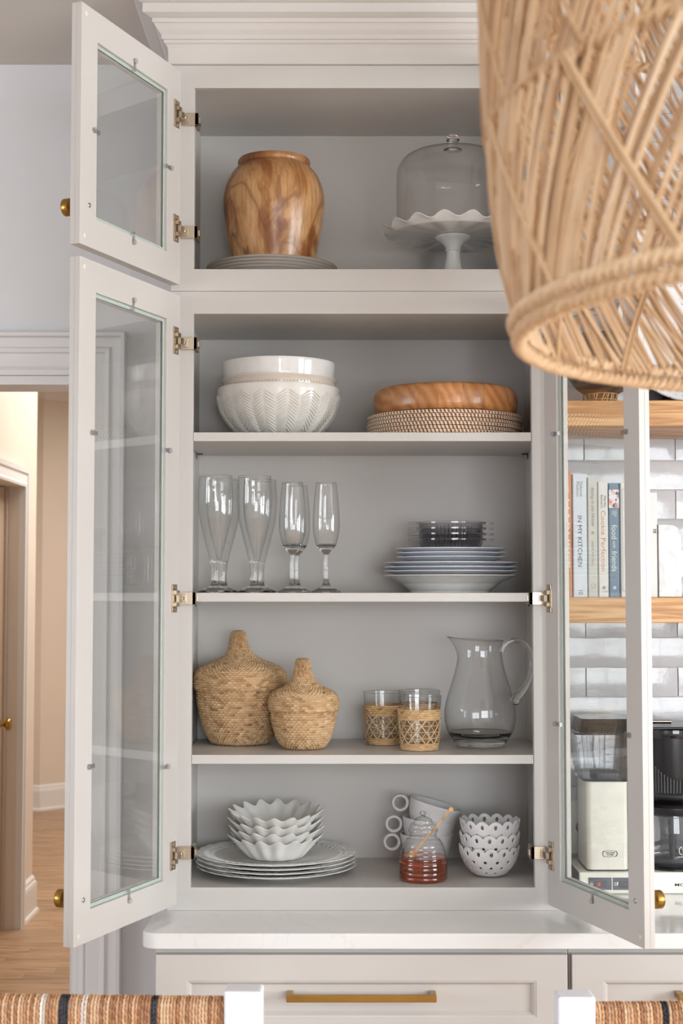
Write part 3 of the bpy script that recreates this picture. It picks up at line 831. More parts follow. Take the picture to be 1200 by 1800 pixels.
# ------------------------------------------------------------------ eye-level shelf: glasses, plates, smoked dishes
def pilsner():
    H = 0.2405
    foot = [(0, 0), (0.0350, 0.0), (0.0362, 0.0012), (0.0355, 0.0028)] + spl([(0.026, 0.0065), (0.0135, 0.0125), (0.0105, 0.0165), (0.0088, 0.0205), (0.0082, 0.028), (0.0088, 0.046), (0.0110, 0.064)], 5) + spl([(0.0100, 0.0672), (0.0060, 0.0668), (0.0, 0.0660)], 3)
    bowl = spl([(0.0110, 0.0642), (0.0165, 0.086), (0.0255, 0.120), (0.0335, 0.155), (0.0362, 0.185), (0.0358, 0.210), (0.0342, H)], 6)
    return pos(foot), pos(bowl), 0.0342, H
def flute():
    H = 0.2275
    foot = [(0, 0), (0.0300, 0.0), (0.0312, 0.0012), (0.0302, 0.0026)] + spl([(0.020, 0.008), (0.0095, 0.0155), (0.0068, 0.020), (0.0056, 0.024), (0.0050, 0.034), (0.0050, 0.072), (0.0060, 0.080), (0.0130, 0.0865), (0.0205, 0.098)], 5) + spl([(0.0195, 0.1005), (0.0130, 0.0975), (0.0, 0.0945)], 3)
    bowl = spl([(0.0206, 0.0982), (0.0268, 0.122), (0.0282, 0.145), (0.0262, 0.185), (0.0216, H)], 6)
    return pos(foot), pos(bowl), 0.0216, H
def stemware(name, fn):
    foot, bowl, r, H = fn()
    a = Geo().lathe(foot, 40).mesh('stem_and_foot', True, 50); a.materials.append(M_glass)
    b = Geo().lathe(bowl, 48).mesh('bowl', True, 50); b.materials.append(M_thin)
    c = Geo().tube([(r * math.cos(2 * PI * k / 48), r * math.sin(2 * PI * k / 48), H) for k in range(48)], 0.0006, 6, closed=True).mesh('rim'); c.materials.append(M_glass)
    return (a, b, c)
pil = stemware('pilsner_glass', pilsner)
flu = stemware('champagne_flute', flute)
for me, nm, x, y, lab, cat in [
    (pil, 'pilsner_glass', -0.2600, 0.095, 'tall tapering beer glass at the front left end of the shelf, beside the hinge', 'glass'),
    (pil, 'pilsner_glass', -0.2535, 0.205, 'tall tapering beer glass standing behind the leftmost beer glass', 'glass'),
    (pil, 'pilsner_glass', -0.1800, 0.105, 'tall tapering beer glass in front, beside the champagne flutes', 'glass'),
    (pil, 'pilsner_glass', -0.1745, 0.215, 'tall tapering beer glass standing behind the second beer glass', 'glass'),
    (flu, 'champagne_flute', -0.1015, 0.105, 'slender champagne flute in front, next to the beer glasses', 'glass'),
    (flu, 'champagne_flute', -0.0950, 0.200, 'slender champagne flute standing behind the left flute', 'glass'),
    (flu, 'champagne_flute', -0.0318, 0.115, 'slender champagne flute in front, rightmost of the stemmed glasses', 'glass')]:
    t = thing(nm, lab, cat, (x, y, SH2 + 0.0003), group='beer glasses' if nm[0] == 'p' else 'champagne flutes')
    obj('stem_and_foot', me[0], None, t); obj('bowl', me[1], None, t); obj('rim', me[2], None, t)

PX, PY = 0.2300, 0.168
prof = [(0, 0.003), (0.078, 0.003), (0.080, 0.0), (0.0835, 0.0), (0.0842, 0.003)] + spl([(0.092, 0.009), (0.1000, 0.0155), (0.1045, 0.019)], 4) + [(0.1060, 0.0195)] + spl([(0.116, 0.025), (0.130, 0.031), (0.1405, 0.0345)], 4) + [(0.1422, 0.0358), (0.1412, 0.0370), (0.139, 0.0366), (0.106, 0.0235), (0.098, 0.0185), (0.08, 0.007), (0, 0.006)]
o = obj('deep_plate', Geo().lathe(prof, 96), M_porc, loc=(PX - 0.0015, PY, SH2 + 0.0002))
tag(o, 'plain white deep plate with wide rim, lowest of the stack beside the glasses', 'plate', 'plates under the smoked dishes')
M = Mat('blue_sprig_porcelain'); M.set(rough=0.12, coat=0.5)
vec = M.coord(); geo_n = M.n('ShaderNodeNewGeometry'); 
nz = M.n('ShaderNodeSeparateXYZ'); tc = M.n('ShaderNodeTexCoord'); M.link(tc.outputs['Normal'], nz.inputs[0])
up = M.ramp(nz.outputs[2], [(0.3, (0, 0, 0, 1)), (0.5, (1, 1, 1, 1))])
sprig = M.ramp(M.noise(vec, 90, 3, 0.6, 1.5), [(0.55, (0, 0, 0, 1)), (0.62, (1, 1, 1, 1))])
M.color(M.mix(M.math('MULTIPLY', up, sprig), rgb(226, 230, 238), rgb(82, 100, 150)))
M_sprig = M.m
def flat_plate(R):
    return [(0, 0.002), (R * 0.58, 0.002), (R * 0.6, 0.0), (R * 0.63, 0.0), (R * 0.64, 0.002), (R * 0.70, 0.0045), (R * 0.97, 0.0152), (R, 0.0167), (R * 0.998, 0.0182), (R * 0.98, 0.0180), (R * 0.70, 0.0078), (R * 0.64, 0.0055), (0, 0.005)]
big_me = Geo().lathe(flat_plate(0.1415), 96).mesh('dinner_plate'); big_me.materials.append(M_sprig)
sml_me = Geo().lathe(flat_plate(0.1165), 96).mesh('salad_plate'); sml_me.materials.append(M_sprig)
zb = SH2 + 0.0282
for i, (dz, dx) in enumerate([(0.0, 0.0), (0.0082, 0.0005), (0.0172, 0.0018)]):
    o = obj('dinner_plate', big_me, None, loc=(PX + dx, PY, zb + dz))
    tag(o, 'large bluish white plate below the small plates, %s of three' % ('lowest', 'middle', 'upper')[i], 'plate', 'plates under the smoked dishes')
zs = zb + 0.0172 + 0.0118
for i in range(3):
    o = obj('salad_plate', sml_me, None, loc=(PX + 0.001 - (0.001 if i == 2 else 0), PY, zs + i * 0.0088))
    tag(o, 'small bluish white plate under the smoked dishes, %s of three' % ('lowest', 'middle', 'upper')[i], 'plate', 'plates under the smoked dishes')
M_smoke = pane_mat('smoked_glass', (0.945, 0.945, 0.955, 1), 0.08, (0.72, 0.72, 0.74, 1), power=3.0)
dz0 = zs + 2 * 0.0088 + 0.0056
dish = Geo()
def dfn(a, r, z, i):
    return (r * math.cos(a), r * math.sin(a) * 1.0, z)
dish.lathe([(0, 0.0), (0.052, 0.0), (0.056, 0.002), (0.0660, 0.0240), (0.0690, 0.0285), (0.0732, 0.0290), (0.0735, 0.0325), (0.0725, 0.0335), (0.0690, 0.0335), (0.0635, 0.0260), (0.054, 0.0045), (0, 0.0034)], 64)
dish_me = dish.mesh('smoked_dish'); dish_me.materials.append(M_smoke)
tabg = Geo().prism([(0.0725 , -0.016), (0.084, -0.013), (0.0905, -0.005), (0.0905, 0.005), (0.084, 0.013), (0.0725, 0.016)], lambda x, y: (x, y, 0.0288), lambda x, y: (x, y, 0.0334))
tab_me = tabg.mesh('tab_handle'); tab_me.materials.append(M_smoke)
ribg = Geo()
for q in range(48):
    a = 2 * PI * (q + 0.5) / 48
    c, s = math.cos(a), math.sin(a)
    ribg.tube([(0.0580 * c, 0.0580 * s, 0.0045), (0.0676 * c, 0.0676 * s, 0.0262)], 0.0009, 4)
rib_me = ribg.mesh('pressed_ribs'); rib_me.materials.append(M_smoke)
for i in range(4):
    d = thing('smoked_dish', 'smoked grey glass dish with tab handles, %s of four' % ('lowest', 'second from the bottom', 'third from the bottom', 'topmost')[i], 'dish', (PX + 0.0005, PY - 0.002, dz0 + i * 0.0116), (0, 0, 0.02 * i), 'smoked glass dishes')
    obj('dish', dish_me, None, d); obj('pressed_ribs', rib_me, None, d)
    obj('tab_handle', tab_me, None, d); obj('tab_handle', tab_me, None, d, rot=(0, 0, PI))
# ------------------------------------------------------------------ woven baskets
def weave(prof, row_h, cols, amp, sub=3, seed=1, bend=None, closed_top=True):
    """over-under weave laid on a surface of revolution; one row of stitches per row_h of the profile"""
    rr = random.Random(seed)
    P = [Vector(p) for p in spl(prof, 10)]
    L = [0.0]
    for a, b in zip(P, P[1:]): L.append(L[-1] + (b - a).length)
    rows = max(2, round(L[-1] / row_h)); NZ = rows * 4; NT = cols * sub
    tint = {}
    v = []; t = []; j = 0
    for q in range(NZ + 1):
        s = L[-1] * q / NZ
        while j < len(L) - 2 and L[j + 1] < s: j += 1
        k = (s - L[j]) / max(L[j + 1] - L[j], 1e-9)
        p = P[j].lerp(P[j + 1], k); tn = (P[j + 1] - P[j]).normalized()
        nr, nzv = tn.y, -tn.x
        row = min(q // 4, rows - 1); ph = (q / 4) % 1.0
        prof_s = math.sqrt(abs(math.sin(PI * ph)))
        wob = rr.uniform(-0.00025, 0.00025)
        for i in range(NT):
            u = i / sub; a = 2 * PI * i / NT
            d = amp * (prof_s * (0.25 + 0.75 * (0.5 + 0.5 * math.cos(PI * (u + row)))) - 0.5)
            r = max(p.x + nr * d, 0.0004); z = p.y + nzv * d + wob
            x, y = r * math.cos(a), r * math.sin(a)
            if bend:
                bx = bend(z); x += bx
            v.append((x, y, z))
            key = (row, int((u + row) // 2))
            if key not in tint: tint[key] = min(1, max(0, rr.gauss(0.55, 0.16)))
            t.append(tint[key])
    f = []
    for q in range(NZ):
        for i in range(NT):
            i2 = (i + 1) % NT
            f.append((q * NT + i, q * NT + i2, (q + 1) * NT + i2, (q + 1) * NT + i))
    f.append(tuple(range(NT - 1, -1, -1)))
    if closed_top: f.append(tuple(NZ * NT + i for i in range(NT)))
    return Geo().add(v, f, t)
M_sea = weave_mat('seagrass', rgb(128, 94, 62), rgb(198, 162, 120), rgb(226, 198, 160))
b = thing('lidded_basket', 'larger gourd-shaped seagrass basket with stalk lid, at the left side panel', 'basket', (-0.2155, 0.222, SH1 + 0.0004), group='gourd baskets')
obj('basket', weave([(0.050, 0.0005), (0.062, 0.004), (0.0715, 0.018), (0.0815, 0.042), (0.0895, 0.072), (0.0935, 0.10), (0.0945, 0.122)], 0.0052, 120, 0.0033, seed=2), M_sea, b, angle=80)
bend = lambda z: -0.005 * max(0.0, min(1.0, (z - 0.165) / 0.05))
obj('lid', weave([(0.0955, 0.1165), (0.0992, 0.1175), (0.1005, 0.128), (0.0995, 0.142), (0.0940, 0.154), (0.0830, 0.1630), (0.0660, 0.1705), (0.0470, 0.178), (0.0330, 0.187), (0.0245, 0.199), (0.0195, 0.215), (0.0165, 0.230), (0.0140, 0.2375), (0.005, 0.2395)], 0.0048, 114, 0.0031, seed=3, bend=bend), M_sea, b, angle=80)
b = thing('lidded_basket', 'smaller gourd-shaped seagrass basket with stalk lid, standing in front', 'basket', (-0.0785, 0.125, SH1 + 0.0004), group='gourd baskets')
obj('basket', weave([(0.034, 0.0005), (0.044, 0.004), (0.0525, 0.015), (0.0605, 0.034), (0.0665, 0.058), (0.0685, 0.083)], 0.0052, 84, 0.0033, seed=5), M_sea, b, angle=80)
obj('lid', weave([(0.0690, 0.0785), (0.0725, 0.0795), (0.0732, 0.088), (0.0728, 0.100), (0.0680, 0.1115), (0.0560, 0.1195), (0.0400, 0.1270), (0.0285, 0.1365), (0.0215, 0.150), (0.0170, 0.166), (0.0145, 0.180), (0.0125, 0.1835), (0.005, 0.1845)], 0.0049, 80, 0.0031, seed=6, bend=lambda z: -0.002 * max(0.0, min(1.0, (z - 0.11) / 0.05))), M_sea, b, angle=80)

# ------------------------------------------------------------------ cane-wrapped tumblers
M_cane = weave_mat('cane', rgb(150, 108, 66), rgb(208, 172, 126), rgb(230, 200, 160))
RB, RT, HT = 0.0365, 0.0452, 0.1100
def rt(z): return RB + (RT - RB) * z / HT
tum_me = Geo().lathe([(RB, 0.006), (rt(0.04), 0.04), (RT, HT - 0.0004)], 48).mesh('glass_wall'); tum_me.materials.append(M_thin)
tb_me = Geo().lathe([(0, 0.0006), (RB - 0.003, 0.0006), (RB - 0.0008, 0.0025), (RB, 0.0059), (RB - 0.0012, 0.0090), (RB - 0.006, 0.0082), (0, 0.0080)], 48).mesh('glass_base'); tb_me.materials.append(M_glass)
tr_me = Geo().tube([(RT * math.cos(2 * PI * k / 48), RT * math.sin(2 * PI * k / 48), HT) for k in range(48)], 0.0007, 6, closed=True).mesh('rim'); tr_me.materials.append(M_glass)
up_me = weave([(rt(0.062) + 0.0012, 0.0620), (rt(0.0835) + 0.0012, 0.0835)], 0.0043, 56, 0.0030, seed=8, closed_top=False)
def open_ends(g):
    g.f = [q for q in g.f if len(q) <= 4]; return g
up_me = open_ends(up_me).mesh('upper_band', True, 80); up_me.materials.append(M_cane)
lo_me = open_ends(weave([(rt(0.0) + 0.0012, 0.0004), (rt(0.0150) + 0.0012, 0.0150)], 0.0040, 50, 0.0030, seed=9, closed_top=False)).mesh('lower_band', True, 80); lo_me.materials.append(M_cane)
gl = Geo()
def on(a, z, d=0.0016): return ((rt(z) + d) * math.cos(a), (rt(z) + d) * math.sin(a), z)
NL = 13
for q in range(NL):
    for sgn in (1, -1):
        for off in (0.0, 0.06):
            pts = [on(2 * PI * (q + off) / NL + sgn * t / 8 * 2 * PI / NL * 2.0, 0.0135 + 0.050 * t / 8, 0.0015 + (0.0006 if sgn > 0 else 0)) for t in range(9)]
            gl.tube(pts, 0.0008, 5, tint=0.6 + 0.25 * ((q * 7) % 3 - 1))
for zz in (0.0135, 0.026, 0.0385, 0.051, 0.0625):
    gl.tube([on(2 * PI * k / 48, zz, 0.0024) for k in range(48)], 0.0008, 5, closed=True, tint=0.65)
lat_me = gl.mesh('cane_lattice'); lat_me.materials.append(M_cane)
for x, y, r, lab in [(0.0910, 0.212, 0.9, 'cane-wrapped glass tumbler on the left, behind the front one'), (0.1600, 0.100, 0.15, 'cane-wrapped glass tumbler standing in front of the other two'), (0.1680, 0.262, 2.0, 'cane-wrapped glass tumbler at the back, only its clear rim showing')]:
    t = thing('wrapped_tumbler', lab, 'glass', (x, y, SH1 + 0.0003), (0, 0, r), 'cane-wrapped tumblers')
    obj('glass_wall', tum_me, None, t); obj('glass_base', tb_me, None, t); obj('rim', tr_me, None, t); obj('upper_band', up_me, None, t); obj('lower_band', lo_me, None, t); obj('cane_lattice', lat_me, None, t)

# ------------------------------------------------------------------ glass pitcher
pt = thing('glass_pitcher', 'clear glass pitcher with a curled handle on the right of the shelf', 'pitcher', (0.2905, 0.165, SH1 + 0.0003))
wallp = spl([(0.0675, 0.0290), (0.0730, 0.045), (0.0750, 0.064), (0.0730, 0.086), (0.0655, 0.115), (0.0560, 0.145), (0.0490, 0.172), (0.0462, 0.195), (0.0470, 0.213), (0.0492, 0.2240)], 6)
basep = [(0, 0), (0.046, 0.0), (0.0505, 0.0012), (0.0535, 0.005)] + spl([(0.0560, 0.011), (0.0620, 0.0195), (0.0673, 0.0285)], 4) + spl([(0.0650, 0.0310), (0.0580, 0.0265), (0.045, 0.0225), (0.02, 0.0215), (0, 0.0215)], 4)
def spout(a, r, z, i):
    k = max(0.0, (z - 0.178) / 0.046)
    d = a - PI
    w = math.exp(-(d / 0.42) ** 2) * k * k
    rr = r + 0.0190 * w
    zz = z + 0.0045 * w - 0.0035 * k * (1 + math.cos(a)) * 0.5
    sq = 1 - 0.10 * k * math.exp(-(d / 0.8) ** 2) * abs(math.sin(a))
    return (rr * math.cos(a), rr * math.sin(a) * sq, zz)
obj('jug', Geo().lathe(wallp, 96, fn=spout), M_thin, pt, angle=60)
obj('thick_base', Geo().lathe(pos(basep), 72), M_pglass, pt, angle=60)
obj('rim', Geo().tube([spout(2 * PI * k / 96, 0.0492, 0.2240, 0) for k in range(96)], 0.0012, 8, closed=True), M_pglass, pt)
hp_ = spl([(0.0470, 0, 0.1960), (0.0520, 0, 0.2080), (0.0640, 0, 0.2185), (0.0800, 0, 0.2205), (0.0970, 0, 0.2110), (0.1070, 0, 0.1900), (0.1085, 0, 0.1640), (0.1000, 0, 0.1350), (0.0860, 0, 0.1120), (0.0745, 0, 0.1010), (0.0742, 0, 0.0860)], 5)
n = len(hp_)
obj('handle', Geo().tube(hp_, [0.0052 + 0.0050 * max(0, (i / n - 0.55) / 0.45) if i < n - 4 else 0.0102 - 0.0018 * (i - n + 4) for i in range(n)], 14), M_pglass, pt, angle=60)

# ------------------------------------------------------------------ bottom shelf: openwork plates, ruffled bowls
QX, QY = -0.1365, 0.168
NS_ = 26
def scal(a, r, z, i):
    k = max(0.0, (r - 0.150) / 0.016)
    rr = r + 0.0022 * k * abs(math.cos(NS_ / 2 * a))
    return (rr * math.cos(a), rr * math.sin(a), z + 0.0010 * k * abs(math.cos(NS_ / 2 * a)))
cen = Geo().lathe([(0, 0.002), (0.088, 0.002), (0.090, 0.0), (0.0935, 0.0), (0.095, 0.0025), (0.110, 0.0060), (0.1285, 0.0095), (0.1295, 0.0108), (0.1285, 0.0122), (0.110, 0.0092), (0.098, 0.0062), (0, 0.0055)], 96).mesh('plate_centre'); cen.materials.append(M_porc)
rimg = Geo().lathe([(0.1500, 0.0130), (0.158, 0.0138), (0.1630, 0.0143), (0.1648, 0.0152), (0.1635, 0.0165), (0.158, 0.0166), (0.1505, 0.0157)], 208, fn=scal, closed=True).mesh('scalloped_rim'); rimg.materials.append(M_porc)
gs = Geo()
for q in range(NS_ * 2):
    a0 = 2 * PI * q / (NS_ * 2)
    for sg in (1, -1):
        pts = []
        for t in range(5):
            k = t / 4; a = a0 + sg * k * 0.115; r = 0.1270 + 0.0250 * k
            pts.append((r * math.cos(a), r * math.sin(a), 0.0110 + 0.0040 * k + 0.0008 * math.sin(PI * k)))
        gs.tube(pts, 0.0016, 5, flat=0.8)
opw = gs.mesh('openwork_band'); opw.materials.append(M_porc)
ord4 = ['topmost', 'second from the top', 'third from the top', 'lowest']
for i in range(4):
    p = thing('openwork_plate', 'white openwork-rimmed plate under the ruffled bowls, %s of four' % ord4[i], 'plate', (QX + (0.0, 0.001, -0.0006, 0.0008)[i], QY, SH0 + 0.0003 + (3 - i) * 0.0083), (0, 0, 0.06 * i), 'openwork plates')
    obj('plate_centre', cen, None, p); obj('scalloped_rim', rimg, None, p); obj('openwork_band', opw, None, p)
def ruff(a, r, z, i):
    w = max(0.0, min(1.0, z / 0.040)) ** 0.85
    c = math.cos(16 * a)
    rr = r + 0.0070 * w * c
    return (rr * math.cos(a), rr * math.sin(a), z + 0.0048 * w * w * c)
prof = [(0, 0.0), (0.056, 0.0)] + spl([(0.0585, 0.001), (0.066, 0.010), (0.0745, 0.020), (0.083, 0.030), (0.0925, 0.0400)], 5) + [(0.0938, 0.0418), (0.0928, 0.0424), (0.0908, 0.0412)] + spl([(0.0805, 0.0310), (0.0722, 0.0215), (0.0635, 0.0115), (0.0565, 0.0050)], 5) + [(0, 0.0036)]
rb_me = Geo().lathe(prof, 192, fn=ruff).mesh('ruffled_bowl', True, 60); rb_me.materials.append(simple('satin_white_ceramic', rgb(236, 234, 229), 0.28, coat=0.2))
for i in range(4):
    o = obj('ruffled_bowl', rb_me, None, loc=(QX + (0.0, -0.0015, 0.001, -0.001)[i], QY - 0.002, SH0 + 0.0312 + (3 - i) * 0.0177), rot=((0.060, 0.042, 0.022, 0.0)[i], 0, (0.0, 0.05, -0.04, 0.09)[i]))
    tag(o, 'white bowl with deeply ruffled edge, %s of four' % ord4[i], 'bowl', 'ruffled bowls')

# ------------------------------------------------------------------ mugs with ring handles
prof = [(0, 0.002), (0.026, 0.002), (0.027, 0.0), (0.030, 0.0)] + spl([(0.0325, 0.002), (0.0405, 0.012), (0.0490, 0.030), (0.0545, 0.050), (0.0572, 0.0660)], 5) + [(0.0566, 0.0675), (0.0548, 0.0675), (0.0538, 0.066)] + spl([(0.0510, 0.050), (0.0455, 0.031), (0.0375, 0.0150), (0.027, 0.0070)], 5) + [(0, 0.006)]
mug_me = Geo().lathe(prof, 72).mesh('cup'); mug_me.materials.append(M_matte)
gh = Geo().tube([(-0.0745 + 0.0155 * math.cos(2 * PI * k / 40), 0, 0.0485 + 0.0155 * math.sin(2 * PI * k / 40)) for k in range(40)], 0.0036, 12, closed=True)
# parallel transport keeps the flat section; widen it along y
gh.v = [(x, y * 2.2, z) for x, y, z in gh.v]
hm = gh.mesh('ring_handle'); hm.materials.append(M_matte)
for dz, dx, tl, lab in [(0.0004, 0.0, 0.0, 'white cup with ring handle, lowest of the stacked cups behind the honey jar'), (0.0316, -0.001, 0.10, 'white cup with ring handle, middle of the stacked cups behind the honey jar'), (0.0655, 0.0025, 0.27, 'white cup with ring handle, tilted on top of the stacked cups')]:
    m = thing('cup', lab, 'cup', (0.1820 + dx, 0.240, SH0 + dz), (0, tl, 0), 'stacked ring-handled cups')
    obj('cup_body', mug_me, None, m); obj('ring_handle', hm, None, m)

# ------------------------------------------------------------------ honey jar and dipper
hj = thing('honey_jar', 'ribbed beehive glass jar half full of amber honey', 'jar', (0.1655, 0.080, SH0 + 0.0003))
def hive(z):
    key = [(0.0, 0.0455), (0.006, 0.0478), (0.03, 0.0480), (0.046, 0.0462), (0.060, 0.0430), (0.072, 0.0385), (0.082, 0.0330), (0.0855, 0.0272), (0.0955, 0.0268)]
    for (z0, r0), (z1, r1) in zip(key, key[1:]):
        if z0 <= z <= z1: return r0 + (r1 - r0) * (z - z0) / (z1 - z0)
    return key[-1][1]
zs_ = [0.0955 * k / 80 for k in range(81)]
outp = [(hive(z) + (0.0014 * math.sqrt(abs(math.sin(PI * z / 0.0098))) if z < 0.0835 else 0), z) for z in zs_]
innp = [(hive(z) - 0.0022, z) for z in reversed(zs_) if z > 0.004]
obj('jar', Geo().lathe([(0, 0.0)] + outp, 64), M_thin, hj, angle=70)
M = Mat('honey'); M.set(col=(0.55, 0.10, 0.012, 1), rough=0.0, trans=0.92, ior=1.35)
obj('honey', Geo().lathe([(0, 0.0012)] + [(hive(z) - 0.0004 + 0.0012 * math.sqrt(abs(math.sin(PI * z / 0.0098))), z) for z in [0.0012 + 0.0455 * k / 40 for k in range(41)]] + [(0, 0.0467)], 64), M.m, hj, angle=70)
lidp = [(0.0268, 0.0958), (0.0300, 0.0965), (0.0305, 0.0995), (0.0290, 0.1035), (0.0265, 0.1045), (0.0272, 0.1075), (0.0255, 0.1115), (0.0190, 0.1130), (0.0195, 0.1165), (0.0175, 0.1210), (0.0120, 0.1245), (0.0060, 0.1265), (0.0042, 0.1280), (0.0065, 0.1315), (0.0066, 0.1345), (0.0042, 0.1372), (0, 0.1380)]
obj('lid', Geo().lathe(lidp[:12], 48), M_thin, hj, angle=50)
obj('lid_knob', Geo().lathe([(0, 0.1262)] + lidp[11:], 24), M_glass, hj)
dpz = thing('honey_dipper', 'pale wooden honey dipper leaning out of the honey jar', 'dipper', (0.1335, 0.079, 1.0040))
A = Vector((0, 0, 0)); Bv = Vector((0.2215, 0.068, 1.1078)) - Vector((0.1335, 0.079, 1.0040)); Ln = Bv.length
M_beech = wood('beech', rgb(206, 150, 100), rgb(226, 176, 128), rgb(238, 196, 150), (8, 8, 1), 0.45, bump=0.05)
q = Vector((0, 0, 1)).rotation_difference(Bv.normalized()).to_matrix().to_4x4()
gdp = Geo().lathe([(0.0022, 0.026), (0.0022, Ln - 0.006), (0.0028, Ln - 0.005), (0.0045, Ln - 0.0035), (0.0052, Ln), (0.0045, Ln + 0.0035), (0.002, Ln + 0.005), (0, Ln + 0.0054)], 16); gdp.xform(q)
obj('stick', gdp, M_beech, dpz)
hd = [(0, -0.003)]
for k in range(7):
    z = -0.002 + k * 0.0042; r = 0.0078 * math.sin(PI * (k + 1.0) / 8.4) + 0.001
    hd += [(r, z), (r, z + 0.0026), (r * 0.55, z + 0.0027), (r * 0.55, z + 0.0041)]
gdp = Geo().lathe(hd + [(0, 0.0275)], 20); gdp.xform(q)
obj('grooved_head', gdp, M_beech, dpz, angle=20)

# ------------------------------------------------------------------ pierced scalloped bowls
def pierced():
    g = Geo(); NCc = 14
    key = spl([(0.034, 0.004), (0.0430, 0.012), (0.0515, 0.0235), (0.0575, 0.036), (0.0612, 0.049), (0.0632, 0.066)], 8)
    def rz(z):
        for (r0, z0), (r1, z1) in zip(key, key[1:]):
            if z0 <= z <= z1: return r0 + (r1 - r0) * (z - z0) / (z1 - z0)
        return key[-1][0] if z > key[-1][1] else key[0][0]
    bounds = [0.004, 0.0150, 0.0270, 0.0400, 0.0560]
    for row in range(4):
        z0, z1 = bounds[row], bounds[row + 1]
        rho = (0.0025, 0.0029, 0.0033, 0.0035)[row]
        off = 0.5 * ((3 - row) % 2)
        cw = 2 * PI * rz((z0 + z1) / 2) / NCc
        for c in range(NCc):
            B = []
            for sd in range(4):
                for k in range(8):
                    t = k / 8
                    B.append([(t, 0), (1, t), (1 - t, 1), (0, 1 - t)][sd])
            Hc = []
            for (u, w) in B:
                a = math.atan2((w - 0.5) * (z1 - z0), (u - 0.5) * cw)
                Hc.append((0.5 + rho * math.cos(a) / cw, (0.45 if row == 3 else 0.5) + rho * math.sin(a) / (z1 - z0)))
            def pt(u, w):
                a = 2 * PI * (c + u + off) / NCc
                zt = z1
                if row == 3: zt = z1 - 0.0020 + 0.0085 * abs(math.sin(PI * u)) ** 0.75
                z = z0 + (zt - z0) * w
                r = rz(z)
                return (r * math.cos(a), r * math.sin(a), z)
            rings = []
            for m in (0.0, 0.3, 0.6, 0.85, 1.0):
                rings.append([pt(b_[0] + (h_[0] - b_[0]) * m, b_[1] + (h_[1] - b_[1]) * m) for b_, h_ in zip(B, Hc)])
            v = [p for r_ in rings for p in r_]; f = []
            for m in range(4):
                f += [(m * 32 + i, m * 32 + (i + 1) % 32, (m + 1) * 32 + (i + 1) % 32, (m + 1) * 32 + i) for i in range(32)]
            g.add(v, f)
    # floor disc joins the lowest row
    n = NCc * 8
    ring = [(0.034 * math.cos(2 * PI * (k / 8 + 0.5) / NCc), 0.034 * math.sin(2 * PI * (k / 8 + 0.5) / NCc), 0.004) for k in range(n)]
    ring2 = [(x * 0.88, y * 0.88, 0.0015) for x, y, z in ring]
    g.add(ring + ring2 + [(0, 0, 0.0015)], [(i, (i + 1) % n, n + (i + 1) % n, n + i) for i in range(n)] + [(n + i, n + (i + 1) % n, 2 * n) for i in range(n)])
    me = g.mesh('pierced_bowl', True, 50)
    bm = bmesh.new(); bm.from_mesh(me); bmesh.ops.remove_doubles(bm, verts=bm.verts, dist=1e-5); bmesh.ops.recalc_face_normals(bm, faces=bm.faces); bm.to_mesh(me); bm.free()
    return me
pb_me = pierced(); pb_me.materials.append(M_matte)
for i, (dz, r, dx) in enumerate([(0.0004, 0.10, 0.0), (0.0275, 0.02, 0.001), (0.0545, 0.22, 0.0015)]):
    o = obj('pierced_bowl', pb_me, None, loc=(0.3045 + dx, 0.128, SH0 + dz), rot=(0, 0, r - PI / 2 + 0.1))
    sm_ = o.modifiers.new('wall', 'SOLIDIFY'); sm_.thickness = 0.0030; sm_.offset = -1
    tag(o, 'white pierced bowl with a scalloped edge, %s of three at the right' % ('lowest', 'middle', 'topmost')[i], 'bowl', 'pierced bowls')
# ------------------------------------------------------------------ lettering
def text_geo(body, length, height, shear=0.0, bold=0.0):
    cu = bpy.data.curves.new('lettering', 'FONT'); cu.body = body; cu.size = 1.0; cu.shear = shear; cu.offset = bold; cu.resolution_u = 3
    to = bpy.data.objects.new('lettering_tmp', cu); COL.objects.link(to)
    dg = bpy.context.evaluated_depsgraph_get()
    me = bpy.data.meshes.new_from_object(to.evaluated_get(dg))
    V = [tuple(v.co) for v in me.vertices]; F = [tuple(p.vertices) for p in me.polygons]
    bpy.data.objects.remove(to); bpy.data.meshes.remove(me); bpy.data.curves.remove(cu)
    x0 = min(v[0] for v in V); x1 = max(v[0] for v in V); y0 = min(v[1] for v in V); y1 = max(v[1] for v in V)
    return Geo().add([((v[0] - x0) / (x1 - x0) * length, (v[1] - y0) / (y1 - y0) * height, 0) for v in V], F)
def spine_text(g, x, ztop, y):
    """text runs downwards, letter tops to the right, facing -y"""
    g.v = [(x + p[1], y, ztop - p[0]) for p in g.v]; return g
def front_text(g, x, z, y):
    g.v = [(x + p[0], y, z + p[1]) for p in g.v]; return g

